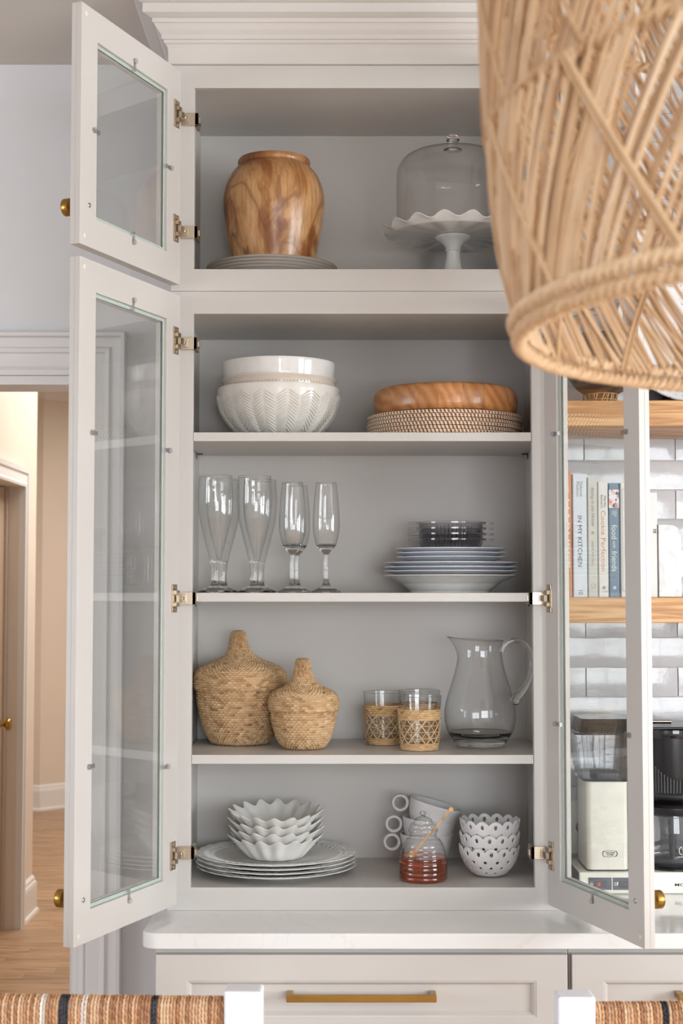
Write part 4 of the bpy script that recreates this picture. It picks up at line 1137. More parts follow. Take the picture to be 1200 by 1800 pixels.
# ------------------------------------------------------------------ cookbooks
def ink(name, c): return simple(name, c, 0.6)
I_black = ink('black_ink', rgb(58, 60, 64)); I_grey = ink('grey_ink', rgb(128, 126, 122)); I_white = ink('white_ink', rgb(240, 240, 238)); I_orange = ink('orange_ink', rgb(214, 150, 88))
M_page = paint('paper', rgb(232, 226, 212), 0.8, 0.04, 0.2)
YS = 0.100; ZB = 1.5363
def book(label, x0, x1, ztop, cover, depth=0.19):
    b = thing('book', label, 'book', ((x0 + x1) / 2, YS + 0.09, ZB), group='cookbooks on the oak shelf')
    t = 0.0022
    g = Geo().prism([(x0, YS + depth), (x0, YS + 0.003), (x0 + 0.002, YS), (x1 - 0.002, YS), (x1, YS + 0.003), (x1, YS + depth), (x1 - t, YS + depth), (x1 - t, YS + 0.005), (x0 + t, YS + 0.005), (x0 + t, YS + depth)], lambda x, y: (x, y, ZB), lambda x, y: (x, y, ztop))
    obj('cover', g, cover, b, world=True, angle=25)
    obj('page_block', Geo().box(x0 + t + 0.0001, x1 - t - 0.0001, YS + 0.0052, YS + depth - 0.004, ZB + 0.003, ztop - 0.003), M_page, b, world=True, smooth=False)
    return b
def letters(b, body, x, ztop, length, height, m, shear=0.0):
    obj('lettering', spine_text(text_geo(body, length, height, shear), x, ztop, YS - 0.0003), m, b, world=True, smooth=False)
def mark(b, x, z, m):
    g = Geo().lathe([(0, 0.0002), (0.0012, 0.0002), (0.0012, 0), (0, 0)], 12)
    for q in range(6):
        a = PI / 3 * q; p = Geo().lathe([(0, 0.0002), (0.0011, 0.0002), (0.0011, 0), (0, 0)], 8); g.add([(u + 0.0026 * math.cos(a), v + 0.0026 * math.sin(a), w) for u, v, w in p.v], p.f)
    g.xform(Matrix.Translation((x, YS, z)) @ Matrix.Rotation(PI / 2, 4, 'X'))
    return obj('publisher_mark', g, m, b, world=True)
def plate(b, name, x0, x1, z0, z1, m, d=0.0002):
    return obj(name, Geo().box(x0, x1, YS - d, YS + 0.0003, z0, z1), m, b, world=True, smooth=False)
def Zp(y): return 1.5477 + (1040.0 - y) / 2590.0 * 3.05      # height on the spine plane
b = book('orange cookbook, leftmost in the row beside the display cabinet', 0.4485, 0.4762, 1.7970, paint('orange_cloth', rgb(208, 142, 102), 0.6, 0.04, 0.1))
letters(b, 'HALF BAKED', 0.4640, Zp(836), 0.036, 0.0070, I_white)
letters(b, 'HARVEST', 0.4610, Zp(878), 0.142, 0.0105, I_white)
b = book('pale blue-white cookbook lettered IN MY KITCHEN', 0.4778, 0.5076, 1.7907, paint('pale_blue_cover', rgb(214, 222, 230), 0.4, 0.01, 0))
letters(b, 'Deborah', 0.4930, Zp(847), 0.0310, 0.0058, I_grey); letters(b, 'Madison', 0.4858, Zp(847), 0.0310, 0.0058, I_grey)
letters(b, 'IN MY KITCHEN', 0.4880, Zp(907), 0.1055, 0.0088, I_black)
letters(b, '10', 0.4885, Zp(1038), 0.0085, 0.0092, I_black)
b = book('grey-green cookbook with handwritten title, third in the row', 0.5088, 0.5292, 1.7836, paint('sage_cover', rgb(206, 206, 198), 0.55, 0.02, 0.05))
letters(b, 'Eating in the Middle', 0.5145, Zp(857), 0.0800, 0.0082, I_grey, 0.35)
letters(b, '&', 0.5165, Zp(934), 0.0070, 0.0050, I_grey); letters(b, 'ANDIE MITCHELL', 0.5165, Zp(951), 0.0540, 0.0040, I_grey)
obj('publisher_mark', Geo().lathe([(0.0042, 0), (0.0048, 0), (0.0048, 0.0003), (0.0042, 0.0003)], 24, closed=True).xform(Matrix.Translation((0.5190, YS, Zp(1030))) @ Matrix.Rotation(PI / 2, 4, 'X')), I_grey, b, world=True)
b = book('white cookbook with orange title Cookie Perfection', 0.5302, 0.5514, 1.7747, paint('white_cover', rgb(224, 224, 222), 0.45, 0.01, 0))
letters(b, 'Martha', 0.5425, Zp(872), 0.0230, 0.0048, I_black); letters(b, "Stewart's", 0.5360, Zp(870), 0.0275, 0.0048, I_black)
letters(b, 'Cookie Perfection', 0.5360, Zp(898), 0.1260, 0.0098, I_orange)
mark(b, 0.5412, Zp(1033), I_grey); letters(b, 'POTTER', 0.5400, Zp(1039), 0.002, 0.0080, I_grey)
b = book('slate blue cookbook with a photo band, lettered food with friends', 0.5524, 0.5742, 1.7723, paint('slate_cover', rgb(112, 136, 158), 0.45, 0.02, 0))
M = Mat('printed_food_photo'); M.set(rough=0.35)
vo = M.n('ShaderNodeTexVoronoi'); vo.inputs['Scale'].default_value = 170; M.link(M.coord(), vo.inputs['Vector'])
hs = M.n('ShaderNodeSeparateColor'); M.link(vo.outputs['Color'], hs.inputs[0])
M.color(M.ramp(hs.outputs[0], [(0.0, rgb(226, 228, 236)), (0.35, rgb(206, 214, 230)), (0.55, rgb(214, 130, 126)), (0.7, rgb(70, 78, 110)), (0.82, rgb(150, 184, 160)), (0.9, rgb(236, 190, 160))], 'CONSTANT'))
plate(b, 'photo_band', 0.5528, 0.5738, Zp(893), Zp(861), M.m)
letters(b, 'LEELA', 0.5645, Zp(898), 0.0130, 0.0042, I_white); letters(b, 'CYD', 0.5590, Zp(898), 0.0090, 0.0042, I_white)
letters(b, 'food', 0.5580, Zp(923), 0.0290, 0.0112, I_white); letters(b, 'with', 0.5605, Zp(951), 0.0150, 0.0060, I_white); letters(b, 'friends', 0.5580, Zp(969), 0.0420, 0.0112, I_white)
mark(b, 0.5632, Zp(1033), I_white)
b = book('white cookbook with grey framed title BEAUTIFULLY ORGANIZED', 0.5762, 0.6040, 1.7723, paint('white_linen_cover', rgb(222, 222, 220), 0.5, 0.01, 0.05))
obj('printed_frame', Geo().frame(0.5800, 0.6005, Zp(1039), Zp(860), 0.5806, 0.5999, Zp(1038.4), Zp(860.6), YS - 0.0003, YS + 0.0002), I_grey, b, world=True, smooth=False)
letters(b, 'BEAUTIFULLY ORGANIZED', 0.5850, Zp(876), 0.1260, 0.0050, I_grey)
b = book('thin white book with a small coloured logo, beside the marble bookend', 0.6055, 0.6215, 1.7690, paint('white_cover_b', rgb(220, 220, 220), 0.45, 0.01, 0))
b['label'] = 'white book mostly hidden behind the right glass door stile'
b = book('white book with small colourful logo, next to the marble block', 0.6225, 0.6530, 1.7523, paint('white_cover_c', rgb(220, 220, 218), 0.45, 0.01, 0))
for k, c in enumerate([(226, 140, 60), (60, 160, 200), (70, 170, 110), (200, 70, 110)]):
    plate(b, 'logo_patch', 0.6435 + 0.0035 * (k % 2), 0.6468 + 0.0035 * (k % 2), Zp(930 + 4 * (k // 2) + 3.6), Zp(930 + 4 * (k // 2)), ink('logo_ink_%d' % k, rgb(*c)))
# marble bookend: block with a rounded upper right corner
poly = [(0.6540, ZB), (0.7010, ZB)] + [(0.7010 - 0.024 + 0.024 * math.cos(a), 1.6865 - 0.024 + 0.024 * math.sin(a)) for a in [PI / 2 * k / 8 for k in range(9)]] + [(0.6540, 1.6865)]
o = obj('marble_bookend', Geo().prism(poly, lambda x, z: (x, 0.098, z), lambda x, z: (x, 0.215, z)), M_marble, bevel=0.0015, angle=30)
tag(o, 'white marble bookend block with a rounded top at the end of the books', 'bookend')

# ------------------------------------------------------------------ upper oak shelf: wrapped pot and doodled platter
ZU = 1.9410
M_dark = wood('dark_walnut', rgb(64, 42, 30), rgb(96, 66, 46), rgb(120, 86, 62), (4, 4, 10), 0.4)
wp = thing('wrapped_pot', 'dark round wooden pot on a raffia-wrapped foot on the upper oak shelf', 'pot', (0.5560, 0.190, ZU + 0.0003))
obj('pot', Geo().lathe(pos([(0, 0.004), (0.026, 0.004)] + spl([(0.028, 0.012), (0.034, 0.026), (0.056, 0.042), (0.074, 0.072), (0.078, 0.105), (0.070, 0.135), (0.054, 0.155)], 5) + [(0.050, 0.156), (0.06, 0.13), (0.066, 0.1), (0.05, 0.06), (0, 0.045)]), 64), M_dark, wp)
gf = Geo(); rr = random.Random(4)
for q in range(34):
    a = 2 * PI * q / 34; da = rr.uniform(-0.35, 0.35)
    gf.tube([((0.0300 + 0.004 * t / 4 + rr.uniform(-0.001, 0.001)) * math.cos(a + da * t / 4), (0.0300 + 0.004 * t / 4) * math.sin(a + da * t / 4), 0.0012 + 0.0275 * t / 4) for t in range(5)], 0.0012, 5, tint=rr.random())
for zz in (0.002, 0.014, 0.027):
    gf.tube([((0.0312 + zz * 0.12) * math.cos(2 * PI * k / 40), (0.0312 + zz * 0.12) * math.sin(2 * PI * k / 40), zz) for k in range(40)], 0.0012, 5, closed=True, tint=0.4)
obj('raffia_wrap', gf, M_cane, wp)
M = Mat('doodled_glaze'); M.set(rough=0.15, coat=0.4)
vec = M.coord()
wob = M.noise(vec, 24, 3, 0.5, 1.2)
ln = M.ramp(M.math('ABSOLUTE', M.math('SUBTRACT', wob, 0.5)), [(0.0, (1, 1, 1, 1)), (0.010, (1, 1, 1, 1)), (0.016, (0, 0, 0, 1))])
vor = M.n('ShaderNodeTexVoronoi'); vor.inputs['Scale'].default_value = 260; M.link(vec, vor.inputs['Vector'])
dots = M.ramp(vor.outputs['Distance'], [(0.30, (1, 1, 1, 1)), (0.42, (0, 0, 0, 1))])
M.color(M.mix(M.math('MULTIPLY', ln, dots), rgb(232, 231, 230), rgb(50, 48, 50)))
pl = thing('platter', 'large white round platter with black beaded doodles, propped on the upper oak shelf', 'platter', (0.772, 0.235, ZU + 0.0003))
gp = Geo().lathe([(0, 0.0), (0.10, 0.0), (0.104, 0.002), (0.150, 0.012), (0.168, 0.018), (0.170, 0.020), (0.168, 0.022), (0.150, 0.0165), (0.104, 0.0065), (0, 0.004)], 96)
gp.xform(Matrix.Translation((0, 0.05, 0.181)) @ Matrix.Rotation(PI / 2 - 0.16, 4, 'X'))
obj('platter_dish', gp, M.m, pl)
gst = Geo().box(-0.10, 0.10, 0.0, 0.07, 0.0, 0.012).box(-0.10, 0.10, -0.02, 0.0, 0.0, 0.019).box(-0.06, 0.06, 0.075, 0.087, 0.012, 0.10)
obj('plate_stand', gst, M_dark, pl, bevel=0.001, smooth=False)

# ------------------------------------------------------------------ wall outlet
ot = thing('wall_outlet', 'white wall outlet with a black plug behind the coffee maker', 'outlet', (0.529, 0.334, 1.03))
obj('cover_plate', Geo().box(-0.036, 0.036, -0.0010, 0.0035, -0.058, 0.058), simple('outlet_plastic', rgb(214, 212, 208), 0.4), ot, bevel=0.001, smooth=False)
obj('plug', Geo().lathe([(0, -0.001), (0.014, -0.001), (0.014, -0.010), (0.010, -0.022), (0.004, -0.026), (0, -0.026)], 24).xform(Matrix.Rotation(-PI / 2, 4, 'X') @ Matrix.Translation((0, 0, 0))), simple('black_rubber', rgb(36, 36, 40), 0.5), ot)

# ------------------------------------------------------------------ filter coffee maker
M_cream = simple('cream_enamel', rgb(240, 238, 226), 0.22, coat=0.3)
M_blk = simple('black_plastic', rgb(22, 22, 25), 0.25)
M_blks = simple('grey_black_plastic', rgb(62, 64, 70), 0.4)
M_tank = pane_mat('clear_tank', (0.95, 0.955, 0.965, 1), 0.05, (0.5, 0.52, 0.55, 1))
M_smokelid = pane_mat('smoked_lid', (0.30, 0.30, 0.31, 1), 0.06, (0.12, 0.12, 0.13, 1))
M_tankedge = glass('tank_edge_plastic', (0.62, 0.64, 0.68, 1), 1.4)
CY0, CX0 = 0.157, 0.4930
cm = thing('coffee_maker', 'cream filter coffee maker with clear water tank and glass carafe on the counter', 'coffee maker', (0.653, 0.235, 0.9203))
W = dict(parent=cm, world=True)
def rbox(x0, x1, y0, y1, z0, z1, r=0.012, n=6):
    pts = []
    for cx_, cy_, a0 in ((x1 - r, y1 - r, 0), (x0 + r, y1 - r, PI / 2), (x0 + r, y0 + r, PI), (x1 - r, y0 + r, 1.5 * PI)):
        for k in range(n + 1):
            a = a0 + PI / 2 * k / n; pts.append((cx_ + r * math.cos(a), cy_ + r * math.sin(a)))
    return Geo().prism(pts, lambda x, y: (x, y, z0), lambda x, y: (x, y, z1))
obj('base', Geo().box(CX0 + 0.0012, 0.8130, CY0, 0.318, 0.9205, 0.9650), M_cream, bevel=0.003, smooth=False, seg=3, **W)
obj('side_cover', Geo().box(CX0 - 0.0003, CX0 + 0.0010, CY0 + 0.006, 0.316, 0.9215, 0.9625), M_blks, smooth=False, **W)
tw = obj('tower', rbox(0.5135, 0.6005, 0.172, 0.300, 0.9665, 1.1500), M_cream, bevel=0.0015, angle=40, **W)
obj('tower_gasket', rbox(0.5125, 0.6015, 0.171, 0.301, 0.9651, 0.9664), M_blk, angle=40, **W)
def loft(r0, r1, z0, z1, rad=0.014):
    g = Geo(); A = rbox(*r0, 0, 0.001, rad).v; n = len(A) // 2
    B = rbox(*r1, 0, 0.001, rad).v
    v = [(x, y, z0) for x, y, z in A[:n]] + [(x, y, z1) for x, y, z in B[:n]]
    return g.add(v, [(i, (i + 1) % n, n + (i + 1) % n, n + i) for i in range(n)])
tk = loft((0.5075, 0.6050, 0.168, 0.304), (0.4930, 0.6140, 0.162, 0.310), 1.1560, 1.2480)
obj('water_tank', tk, M_tank, angle=40, **W)
obj('tank_floor', rbox(0.5075, 0.6050, 0.168, 0.304, 1.1503, 1.1560, 0.014), M_tankedge, angle=40, **W)
obj('tank_fitting', rbox(0.535, 0.590, 0.200, 0.270, 1.1562, 1.1640, 0.01), M_blks, angle=40, **W)
obj('tank_pipe', Geo().tube([(0.5560, 0.225, 1.1562), (0.5560, 0.225, 1.2520)], 0.0065, 14), M_tank, **W)
obj('tank_rim', rbox(0.4905, 0.6165, 0.1600, 0.3120, 1.2482, 1.2512, 0.014), M_tankedge, angle=40, **W)
lg = loft((0.5000, 0.6160, 0.166, 0.308), (0.5060, 0.6060, 0.176, 0.300), 1.2515, 1.2800)
n = len(lg.v) // 2; lg.f.append(tuple(range(n, 2 * n))); lg.f.append(tuple(range(n - 1, -1, -1)))
obj('tank_lid', lg, M_smokelid, angle=40, **W)
for k, (l, r) in enumerate([('1 1/4', '10'), ('1/1', '8'), ('3/4', '6'), ('1/2', '4')]):
    z = 1.2385 - k * 0.0157
    yk = 0.1640 + k * 0.0009
    gm = Geo().box(0.5625, 0.5690, yk - 0.0016, yk - 0.0012, z, z + 0.0006)
    a = front_text(text_geo(l, 0.0085, 0.0042), 0.5520, z - 0.0018, yk - 0.0014); gm.add(a.v, a.f)
    a = front_text(text_geo(r, 0.0060 if len(r) > 1 else 0.0030, 0.0042), 0.5725, z - 0.0018, yk - 0.0014); gm.add(a.v, a.f)
    obj('level_mark', gm, I_black, smooth=False, **W)
lm = Geo()
a = front_text(text_geo('TECHNI', 0.0150, 0.0027, bold=0.02), 0.5535, 0.9998, 0.1716); lm.add(a.v, a.f)
a = front_text(text_geo('VORM', 0.0110, 0.0027, bold=0.02), 0.5555, 0.9964, 0.1716); lm.add(a.v, a.f)
cxl, czl = 0.5610, 0.9995
for sx in (1, -1):
    pts = [(cxl + sx * 0.0075, 0.1716, czl + 0.0046), (cxl + sx * 0.0108, 0.1716, czl + 0.0036), (cxl + sx * 0.0118, 0.1716, czl), (cxl + sx * 0.0108, 0.1716, czl - 0.0036), (cxl + sx * 0.0075, 0.1716, czl - 0.0046)]
    lm.tube(pts, 0.0006, 5)
lm.tube([(cxl - 0.006, 0.1716, czl + 0.0048), (cxl, 0.1716, czl + 0.0052), (cxl + 0.006, 0.1716, czl + 0.0048)], 0.0003, 4)
lm.tube([(cxl - 0.006, 0.1716, czl - 0.0048), (cxl, 0.1716, czl - 0.0052), (cxl + 0.006, 0.1716, czl - 0.0048)], 0.0003, 4)
lm.v = [(cxl + (x - cxl) * 1.3, y, czl + 0.001 + (z - czl) * 1.25) for x, y, z in lm.v]
obj('maker_logo', lm, I_black, tw, smooth=False, world=True)
M_panelgrey = simple('switch_panel', rgb(78, 84, 96), 0.4); M_rocker = simple('rocker', rgb(56, 60, 70), 0.3); M_red = simple('red_indicator', rgb(226, 74, 74), 0.35)
for k, x0 in enumerate((0.5130, 0.5640)):
    sp_ = obj('switch_panel', Geo().box(x0, x0 + 0.0480, CY0 - 0.0012, CY0 + 0.001, 0.9290, 0.9540), M_panelgrey, smooth=False, **W)
    obj('rocker_switch', Geo().box(x0 + 0.013, x0 + 0.038, CY0 - 0.0030, CY0 - 0.0011, 0.9350, 0.9470), M_rocker, sp_, bevel=0.0008, smooth=False, world=True)
    if k == 0: obj('indicator', Geo().box(x0 + 0.0190, x0 + 0.0245, CY0 - 0.0036, CY0 - 0.0029, 0.9375, 0.9445), M_red, sp_, smooth=False, world=True)
    else: obj('symbol', Geo().frame(x0 + 0.003, x0 + 0.009, 0.9380, 0.9440, x0 + 0.0042, x0 + 0.0078, 0.9392, 0.9430, CY0 - 0.0016, CY0 - 0.0011).box(x0 + 0.009, x0 + 0.0108, CY0 - 0.0016, CY0 - 0.0011, 0.9390, 0.9455), I_white, sp_, smooth=False, world=True)
    if k == 0: obj('symbol', Geo().lathe([(0.0018, 0), (0.0030, 0), (0.0030, 0.0005), (0.0018, 0.0005)], 6, closed=True).xform(Matrix.Translation((x0 + 0.0065, CY0 - 0.0011, 0.9410)) @ Matrix.Rotation(PI / 2, 4, 'X')), I_white, sp_, smooth=False, world=True)
mt = text_geo('MOCCAMASTER', 0.096, 0.0062, bold=0.022); front_text(mt, 0.6925, 0.9362, CY0 - 0.0004); obj('lettering', mt, I_black, smooth=False, **W)
CXB, CYB = 0.704, 0.228
obj('hot_plate', Geo().lathe([(0, 0.9651), (0.066, 0.9651), (0.066, 0.9690), (0.062, 0.9702), (0, 0.9702)], 48, cx=CXB, cy=CYB), M_blk, **W)
br = obj('brew_basket', Geo().lathe([(0, 1.1195), (0.040, 1.1195), (0.060, 1.1210), (0.0635, 1.1260), (0.0655, 1.1600), (0.0665, 1.2380), (0.0665, 1.2400), (0, 1.2400)], 64, cx=CXB, cy=CYB), M_blk, **W)
gr = Geo()
for q in range(64):
    a = 2 * PI * (q + 0.5) / 64; c, s = math.cos(a), math.sin(a)
    zt = 1.166 if s > -0.2 else 1.154 + 0.03 * min(1, abs(c) * 1.4) ** 2
    gr.tube([(CXB + 0.0642 * c, CYB + 0.0642 * s, 1.1265), (CXB + 0.0662 * c, CYB + 0.0662 * s, zt)], 0.0014, 5)
obj('ribs', gr, M_blks, br, world=True)
obj('basket_rim', Geo().lathe([(0.060, 1.2402), (0.0695, 1.2402), (0.0705, 1.2440), (0.0690, 1.2575), (0.060, 1.2580)], 64, cx=CXB, cy=CYB, closed=True), simple('gloss_black', rgb(16, 17, 20), 0.08, coat=0.6), br, world=True)
obj('basket_lid', Geo().box(0.632, 0.790, 0.165, 0.305, 1.2585, 1.2640), M_blk, bevel=0.002, smooth=False, **W)
obj('chrome_strip', Geo().tube([(0.612, 0.262, 1.2675), (0.712, 0.262, 1.2675)], 0.0035, 12), M_steel, **W)
obj('support_column', Geo().box(0.616, 0.640, 0.235, 0.300, 0.9652, 1.2660).box(0.6400, 0.79, 0.299, 0.310, 0.9652, 1.2580), M_blks, bevel=0.002, smooth=False, **W)
cf = thing('carafe', 'glass coffee carafe with black lid standing on the coffee maker hot plate', 'carafe', (CXB, CYB, 0.9704))
op = spl([(0.054, 0.002), (0.0615, 0.010), (0.0630, 0.030), (0.0625, 0.065), (0.0600, 0.095), (0.0585, 0.108)], 5)
obj('glass_body', Geo().lathe([(0, 0.0005), (0.050, 0.0005)] + op, 64), M_thin, cf)
obj('lid', Geo().lathe([(0.0, 0.105), (0.055, 0.105), (0.0560, 0.1085), (0.0625, 0.1085), (0.0645, 0.112), (0.0640, 0.124), (0.058, 0.130), (0.03, 0.1345), (0, 0.135)], 64), M_blk, cf)
obj('mixing_tube', Geo().tube([(0, 0, 0.106), (0, 0, 0.010)], [0.011, 0.005], 16), M_blks, cf)
obj('base_band', Geo().lathe([(0.0622, 0.012), (0.0638, 0.012), (0.0640, 0.020), (0.0624, 0.020)], 64, closed=True), M_blks, cf)
gm = Geo()
for sx in (1, -1):
    gm.tube([(sx * 0.006 + 0.012, -0.0650, 0.046), (sx * 0.011 + 0.012, -0.0645, 0.043), (sx * 0.012 + 0.012, -0.0640, 0.0375), (sx * 0.011 + 0.012, -0.0645, 0.032), (sx * 0.006 + 0.012, -0.0650, 0.029)], 0.0008, 5)
a = front_text(text_geo('TECHNI', 0.015, 0.0038), 0.0045, 0.0385, -0.0655); gm.add(a.v, a.f)
a = front_text(text_geo('VORM', 0.012, 0.0038), 0.0060, 0.0330, -0.0655); gm.add(a.v, a.f)
gm.box(-0.004, 0.028, -0.0656, -0.0652, 0.0245, 0.0255)
obj('printed_logo', gm, I_white, cf, smooth=False)
# ------------------------------------------------------------------ woven pendant lamp in the foreground
LX, LY, LZ = 0.424, -1.910, 1.734
M = Mat('rattan_reed'); M.set(rough=0.5, spec=0.4)
r = M.rnd(); a = M.n('ShaderNodeAttribute', attribute_name='tint').outputs['Fac']
f = M.noise(M.coord((1, 1, 0.35)), 60, 4, 0.6)
h = M.math('ADD', M.math('MULTIPLY', M.math('ADD', M.math('MULTIPLY', r, 0.55), M.math('MULTIPLY', a, 0.45)), 0.7), M.math('MULTIPLY', f, 0.45))
M.color(M.ramp(h, [(0.12, rgb(164, 120, 80)), (0.40, rgb(206, 170, 130)), (0.7, rgb(222, 190, 152)), (0.95, rgb(236, 210, 178))]))
M_reed = M.m
def lrad(h):
    key = [(-0.01, 0.299), (0.0, 0.300), (0.05, 0.3095), (0.12, 0.3190), (0.20, 0.3250), (0.27, 0.3265), (0.35, 0.3200), (0.42, 0.2950), (0.47, 0.225), (0.495, 0.11), (0.50, 0.10)]
    for (h0, r0), (h1, r1) in zip(key, key[1:]):
        if h0 <= h <= h1: return r0 + (r1 - r0) * (h - h0) / (h1 - h0)
    return key[-1][1]
_lr = lrad
def lrad(h): return _lr(h) - 0.005
pend = thing('pendant_lamp', 'large woven rattan pendant lamp hanging in the right foreground', 'lamp', (LX, LY, LZ))
def reed_pts(th, h0, h1, lean, dr, n=7):
    return [((lrad(h0 + (h1 - h0) * k / n) + dr) * math.cos(th + lean * k / n), (lrad(h0 + (h1 - h0) * k / n) + dr) * math.sin(th + lean * k / n), h0 + (h1 - h0) * k / n) for k in range(n + 1)]
B1, B2, B3 = 0.144, 0.290, 0.430
rr = random.Random(21)
outer_me, inner_me = [], []
for q in range(5):
    g = Geo().tube(reed_pts(0, 0.004, B1, 0.20 + 0.03 * q, 0.0032), [0.0016 + 0.0002 * (q % 3)] * 8, 6, tint=q / 4); me = g.mesh('reed'); me.materials.append(M_reed); outer_me.append(me)
    g = Geo().tube(reed_pts(0, 0.004, B1, 0.24 + 0.04 * q, -0.0022), [0.0015 + 0.0002 * (q % 3)] * 8, 6, tint=q / 4); me = g.mesh('reed'); me.materials.append(M_reed); inner_me.append(me)
N = 270; count = 0
for q in range(N):
    if q % 16 in (13, 14, 15): continue
    obj('reed', outer_me[rr.randrange(5)], None, pend, rot=(0, 0, 2 * PI * (q + rr.uniform(-0.25, 0.25)) / N)); count += 1
rest = Geo()
for q in range(N):
    if (q + 5) % 12 in (7, 8, 10, 11): continue
    th = 2 * PI * (q + rr.uniform(-0.25, 0.25)) / N
    if count < 298 and 0.3 < th < 3.4:
        obj('reed', inner_me[rr.randrange(5)], None, pend, rot=(0, 0, th)); count += 1
    else:
        rest.tube(reed_pts(th, 0.004, B1, 0.24 + 0.16 * rr.random(), -0.0022), 0.0017, 6, tint=rr.random())
for (h0, h1) in ((B1, B2), (B2, B3), (B3, 0.495)):
    for q in range(N):
        sg = -1 if (q // 14) % 2 == 0 else 1
        if q % 14 < 12:
            rest.tube(reed_pts(2 * PI * (q + rr.uniform(-0.2, 0.2)) / N, h0, h1, 0.22 + 0.1 * rr.random(), 0.003), 0.0017, 5, tint=rr.random())
        if (q + 5) % 12 < 7:
            rest.tube(reed_pts(2 * PI * (q + rr.uniform(-0.2, 0.2)) / N, h0, h1, 0.26 + 0.2 * rr.random(), -0.0022), 0.0016, 5, tint=rr.random())
# heavier reeds that run across the groups
for q in range(34):
    th = 2 * PI * (q + rr.uniform(-0.3, 0.3)) / 34
    for k in range(1 + (q % 3 == 0)):
        rest.tube(reed_pts(th + k * 0.015, 0.004, B1, -0.26, 0.0052 if q % 2 else -0.004), 0.0018, 5, tint=rr.random())
        rest.tube(reed_pts(th + 0.2 + k * 0.015, B1, B2, -0.26, 0.0052 if q % 2 else -0.004), 0.0018, 5, tint=rr.random())
o = obj('woven_reeds', rest, M_reed, pend); o['kind'] = 'stuff'
def rope(R, z, strands, twists, off, sr, seed, n=None):
    g = Geo(); rq = random.Random(seed); n = n or twists * 8
    for s in range(strands):
        pts = []
        for k in range(n):
            u = 2 * PI * k / n; p = twists * u + 2 * PI * s / strands
            q = off * (1 + rq.uniform(-0.06, 0.06))
            pts.append(((R + q * math.cos(p)) * math.cos(u), (R + q * math.cos(p)) * math.sin(u), z + q * math.sin(p)))
        g.tube(pts, sr, 6, closed=True, tint=0.35 + 0.5 * s / strands)
    return g
for nm, R_, z_, off, sr, tw in [('rim_braid', 0.2965, -0.003, 0.0030, 0.0034, 115), ('rim_braid', 0.3000, 0.0085, 0.0028, 0.0032, 120), ('binding_rope', lrad(B1) + 0.001, B1, 0.0026, 0.0026, 110), ('binding_rope', lrad(B2) + 0.001, B2, 0.0026, 0.0026, 110), ('binding_rope', lrad(B3) + 0.001, B3, 0.0034, 0.0034, 60), ('top_ring', 0.105, 0.497, 0.003, 0.0035, 24)]:
    obj(nm, rope(R_, z_, 2, tw, off, sr, 5), M_reed, pend)
M_cord = simple('black_flex', rgb(40, 38, 36), 0.5)
obj('hanging_cord', Geo().tube([(0, 0, 0.42), (0, 0, 2.7425 - LZ)], 0.0035, 10), M_cord, pend)
gsp = Geo()
for q in range(3):
    a = 2 * PI * q / 3; gsp.tube([(0.105 * math.cos(a), 0.105 * math.sin(a), 0.497), (0, 0, 0.475)], 0.002, 6)
obj('spider', gsp, M_brass, pend)
obj('socket', Geo().lathe([(0, 0.480), (0.02, 0.478), (0.021, 0.420), (0, 0.419)], 24), M_brass, pend)
obj('bulb', Geo().lathe(pos(spl([(0.013, 0.419), (0.016, 0.405), (0.029, 0.375), (0.030, 0.350), (0.018, 0.328), (0.0, 0.322)], 5)), 24), simple('frosted_bulb', rgb(240, 238, 230), 0.3), pend)
obj('ceiling_canopy', Geo().lathe([(0, 2.7428 - LZ), (0.06, 2.7428 - LZ), (0.058, 2.722 - LZ), (0, 2.719 - LZ)], 32), M_brass, pend)

# ------------------------------------------------------------------ counter stools with cord-wrapped backs
M_white = paint('white_stool_paint', rgb(236, 238, 244), 0.35, 0.01, 0.01)
def cordmat(name, c1, c2, c3):
    M = Mat(name); M.set(rough=0.7)
    a = M.n('ShaderNodeAttribute', attribute_name='tint').outputs['Fac']
    h = M.math('ADD', M.math('MULTIPLY', a, 0.7), M.math('MULTIPLY', M.noise(M.coord(), 130, 3, 0.6), 0.5))
    M.color(M.ramp(h, [(0.2, c1), (0.55, c2), (0.9, c3)]))
    return M.m
M_nat = cordmat('natural_cord', rgb(150, 98, 62), rgb(204, 152, 108), rgb(232, 194, 154))
M_bk = cordmat('black_cord', rgb(24, 24, 30), rgb(36, 37, 46), rgb(52, 53, 62))
M_wt = cordmat('white_cord', rgb(214, 196, 176), rgb(234, 222, 208), rgb(244, 236, 226))
HW = 0.2075; PW = 0.048; ZT = 1.0243; RR = 0.0155
def cord_path(z_low):
    pts = []
    zc = ZT - RR
    n1 = 66
    for k in range(n1): pts.append((-RR, z_low + (zc - z_low) * k / n1))
    for k in range(13):
        a = PI - PI * k / 12; pts.append((RR * math.cos(a), zc + RR * math.sin(a)))
    for k in range(1, 20): pts.append((RR, zc - 0.16 * k / 19))
    return pts
path = cord_path(0.83)
S = [0.0]
for p, q in zip(path, path[1:]): S.append(S[-1] + math.hypot(q[0] - p[0], q[1] - p[1]))
sp_ = 0.0041; nc = int(2 * HW / sp_)
layers = {'n': Geo(), 'b': Geo(), 'w': Geo()}
rr = random.Random(9)
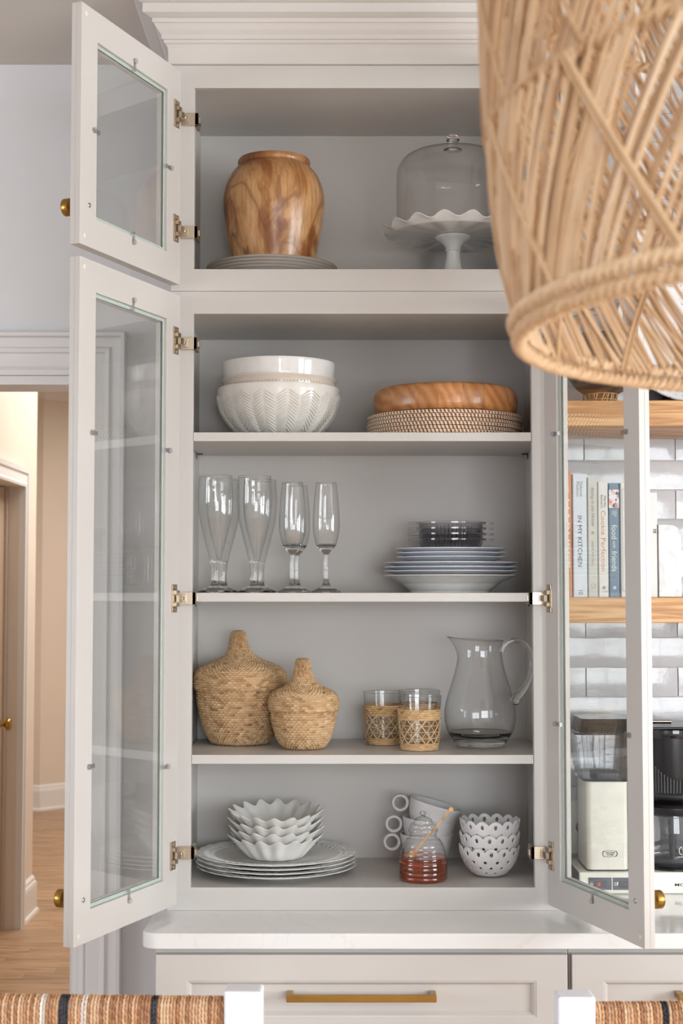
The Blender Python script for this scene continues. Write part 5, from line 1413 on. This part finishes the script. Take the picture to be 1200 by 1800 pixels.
for c in range(nc):
    x = -HW + (c + 0.5) * 2 * HW / nc
    ax = abs(x)
    key = 'n'
    if ax < 0.0063: key = 'b'
    elif 0.0225 < ax < 0.0292: key = 'w'
    elif abs(ax - 0.1175) < 0.0026: key = 'b'
    ph0 = rr.uniform(0, 6.28); tn = rr.random()
    for s in (0, PI):
        pts = []
        for i, (y, z) in enumerate(path):
            a, b_ = path[max(i - 1, 0)], path[min(i + 1, len(path) - 1)]
            ty, tz = b_[0] - a[0], b_[1] - a[1]; l = math.hypot(ty, tz); ty /= l; tz /= l
            ny, nz_ = -tz, ty
            p = ph0 + s + 2 * PI * S[i] / 0.0125
            pts.append((x + 0.0011 * math.cos(p), y + ny * 0.0011 * math.sin(p), z + nz_ * 0.0011 * math.sin(p)))
        layers[key].tube(pts, 0.0012, 4, cap=False, tint=min(1, max(0, tn + (0.12 if s else -0.12))))
cord_me = {k: g.mesh('cord') for k, g in layers.items()}
for k, m in (('n', M_nat), ('b', M_bk), ('w', M_wt)): cord_me[k].materials.append(m)
st = thing('counter_stool', 'white counter stool with striped cord back at the lower left', 'stool', (-0.3577, -1.0, 0), (0, 0, -0.035), 'counter stools')
PT = 1.0367
for sx in (-1, 1):
    x0 = sx * (HW + PW / 2 + 0.0004)
    obj('back_post', Geo().box(x0 - PW / 2, x0 + PW / 2, -0.020, 0.020, 0, PT), M_white, st, bevel=0.003, smooth=False)
    obj('front_leg', Geo().box(x0 - PW / 2, x0 + PW / 2, -0.43, -0.39, 0, 0.64), M_white, st, bevel=0.003, smooth=False)
    obj('side_stretcher', Geo().box(x0 - 0.012, x0 + 0.012, -0.39, -0.02, 0.20, 0.235), M_white, st, bevel=0.002, smooth=False)
    obj('side_rail', Geo().box(x0 - 0.014, x0 + 0.014, -0.39, -0.02, 0.585, 0.635), M_white, st, bevel=0.002, smooth=False)
obj('top_rail', Geo().box(-HW, HW, -0.009, 0.009, ZT - 0.034, ZT - 0.006), M_white, st, bevel=0.003, smooth=False)
obj('lower_back_rail', Geo().box(-HW, HW, -0.011, 0.011, 0.81, 0.842), M_white, st, bevel=0.003, smooth=False)
obj('footrest', Geo().box(-HW, HW, -0.425, -0.395, 0.20, 0.235), M_white, st, bevel=0.002, smooth=False)
gseat = Geo()
for k in range(84):
    gseat.tube([(-HW - 0.02, -0.425 + k * 0.005, 0.642), (0, -0.425 + k * 0.005, 0.638), (HW + 0.02, -0.425 + k * 0.005, 0.642)], 0.0025, 5, tint=rr.random())
o = obj('woven_seat', gseat, M_nat, st); o['kind'] = 'stuff'
o = obj('natural_cords', cord_me['n'], None, st); o['kind'] = 'stuff'
o = obj('black_cords', cord_me['b'], None, st); o['kind'] = 'stuff'
o = obj('white_cords', cord_me['w'], None, st); o['kind'] = 'stuff'
dup(st, (0.5305, -1.015, -0.004), (0, 0, 0.02), 'white counter stool with striped cord back at the lower right')
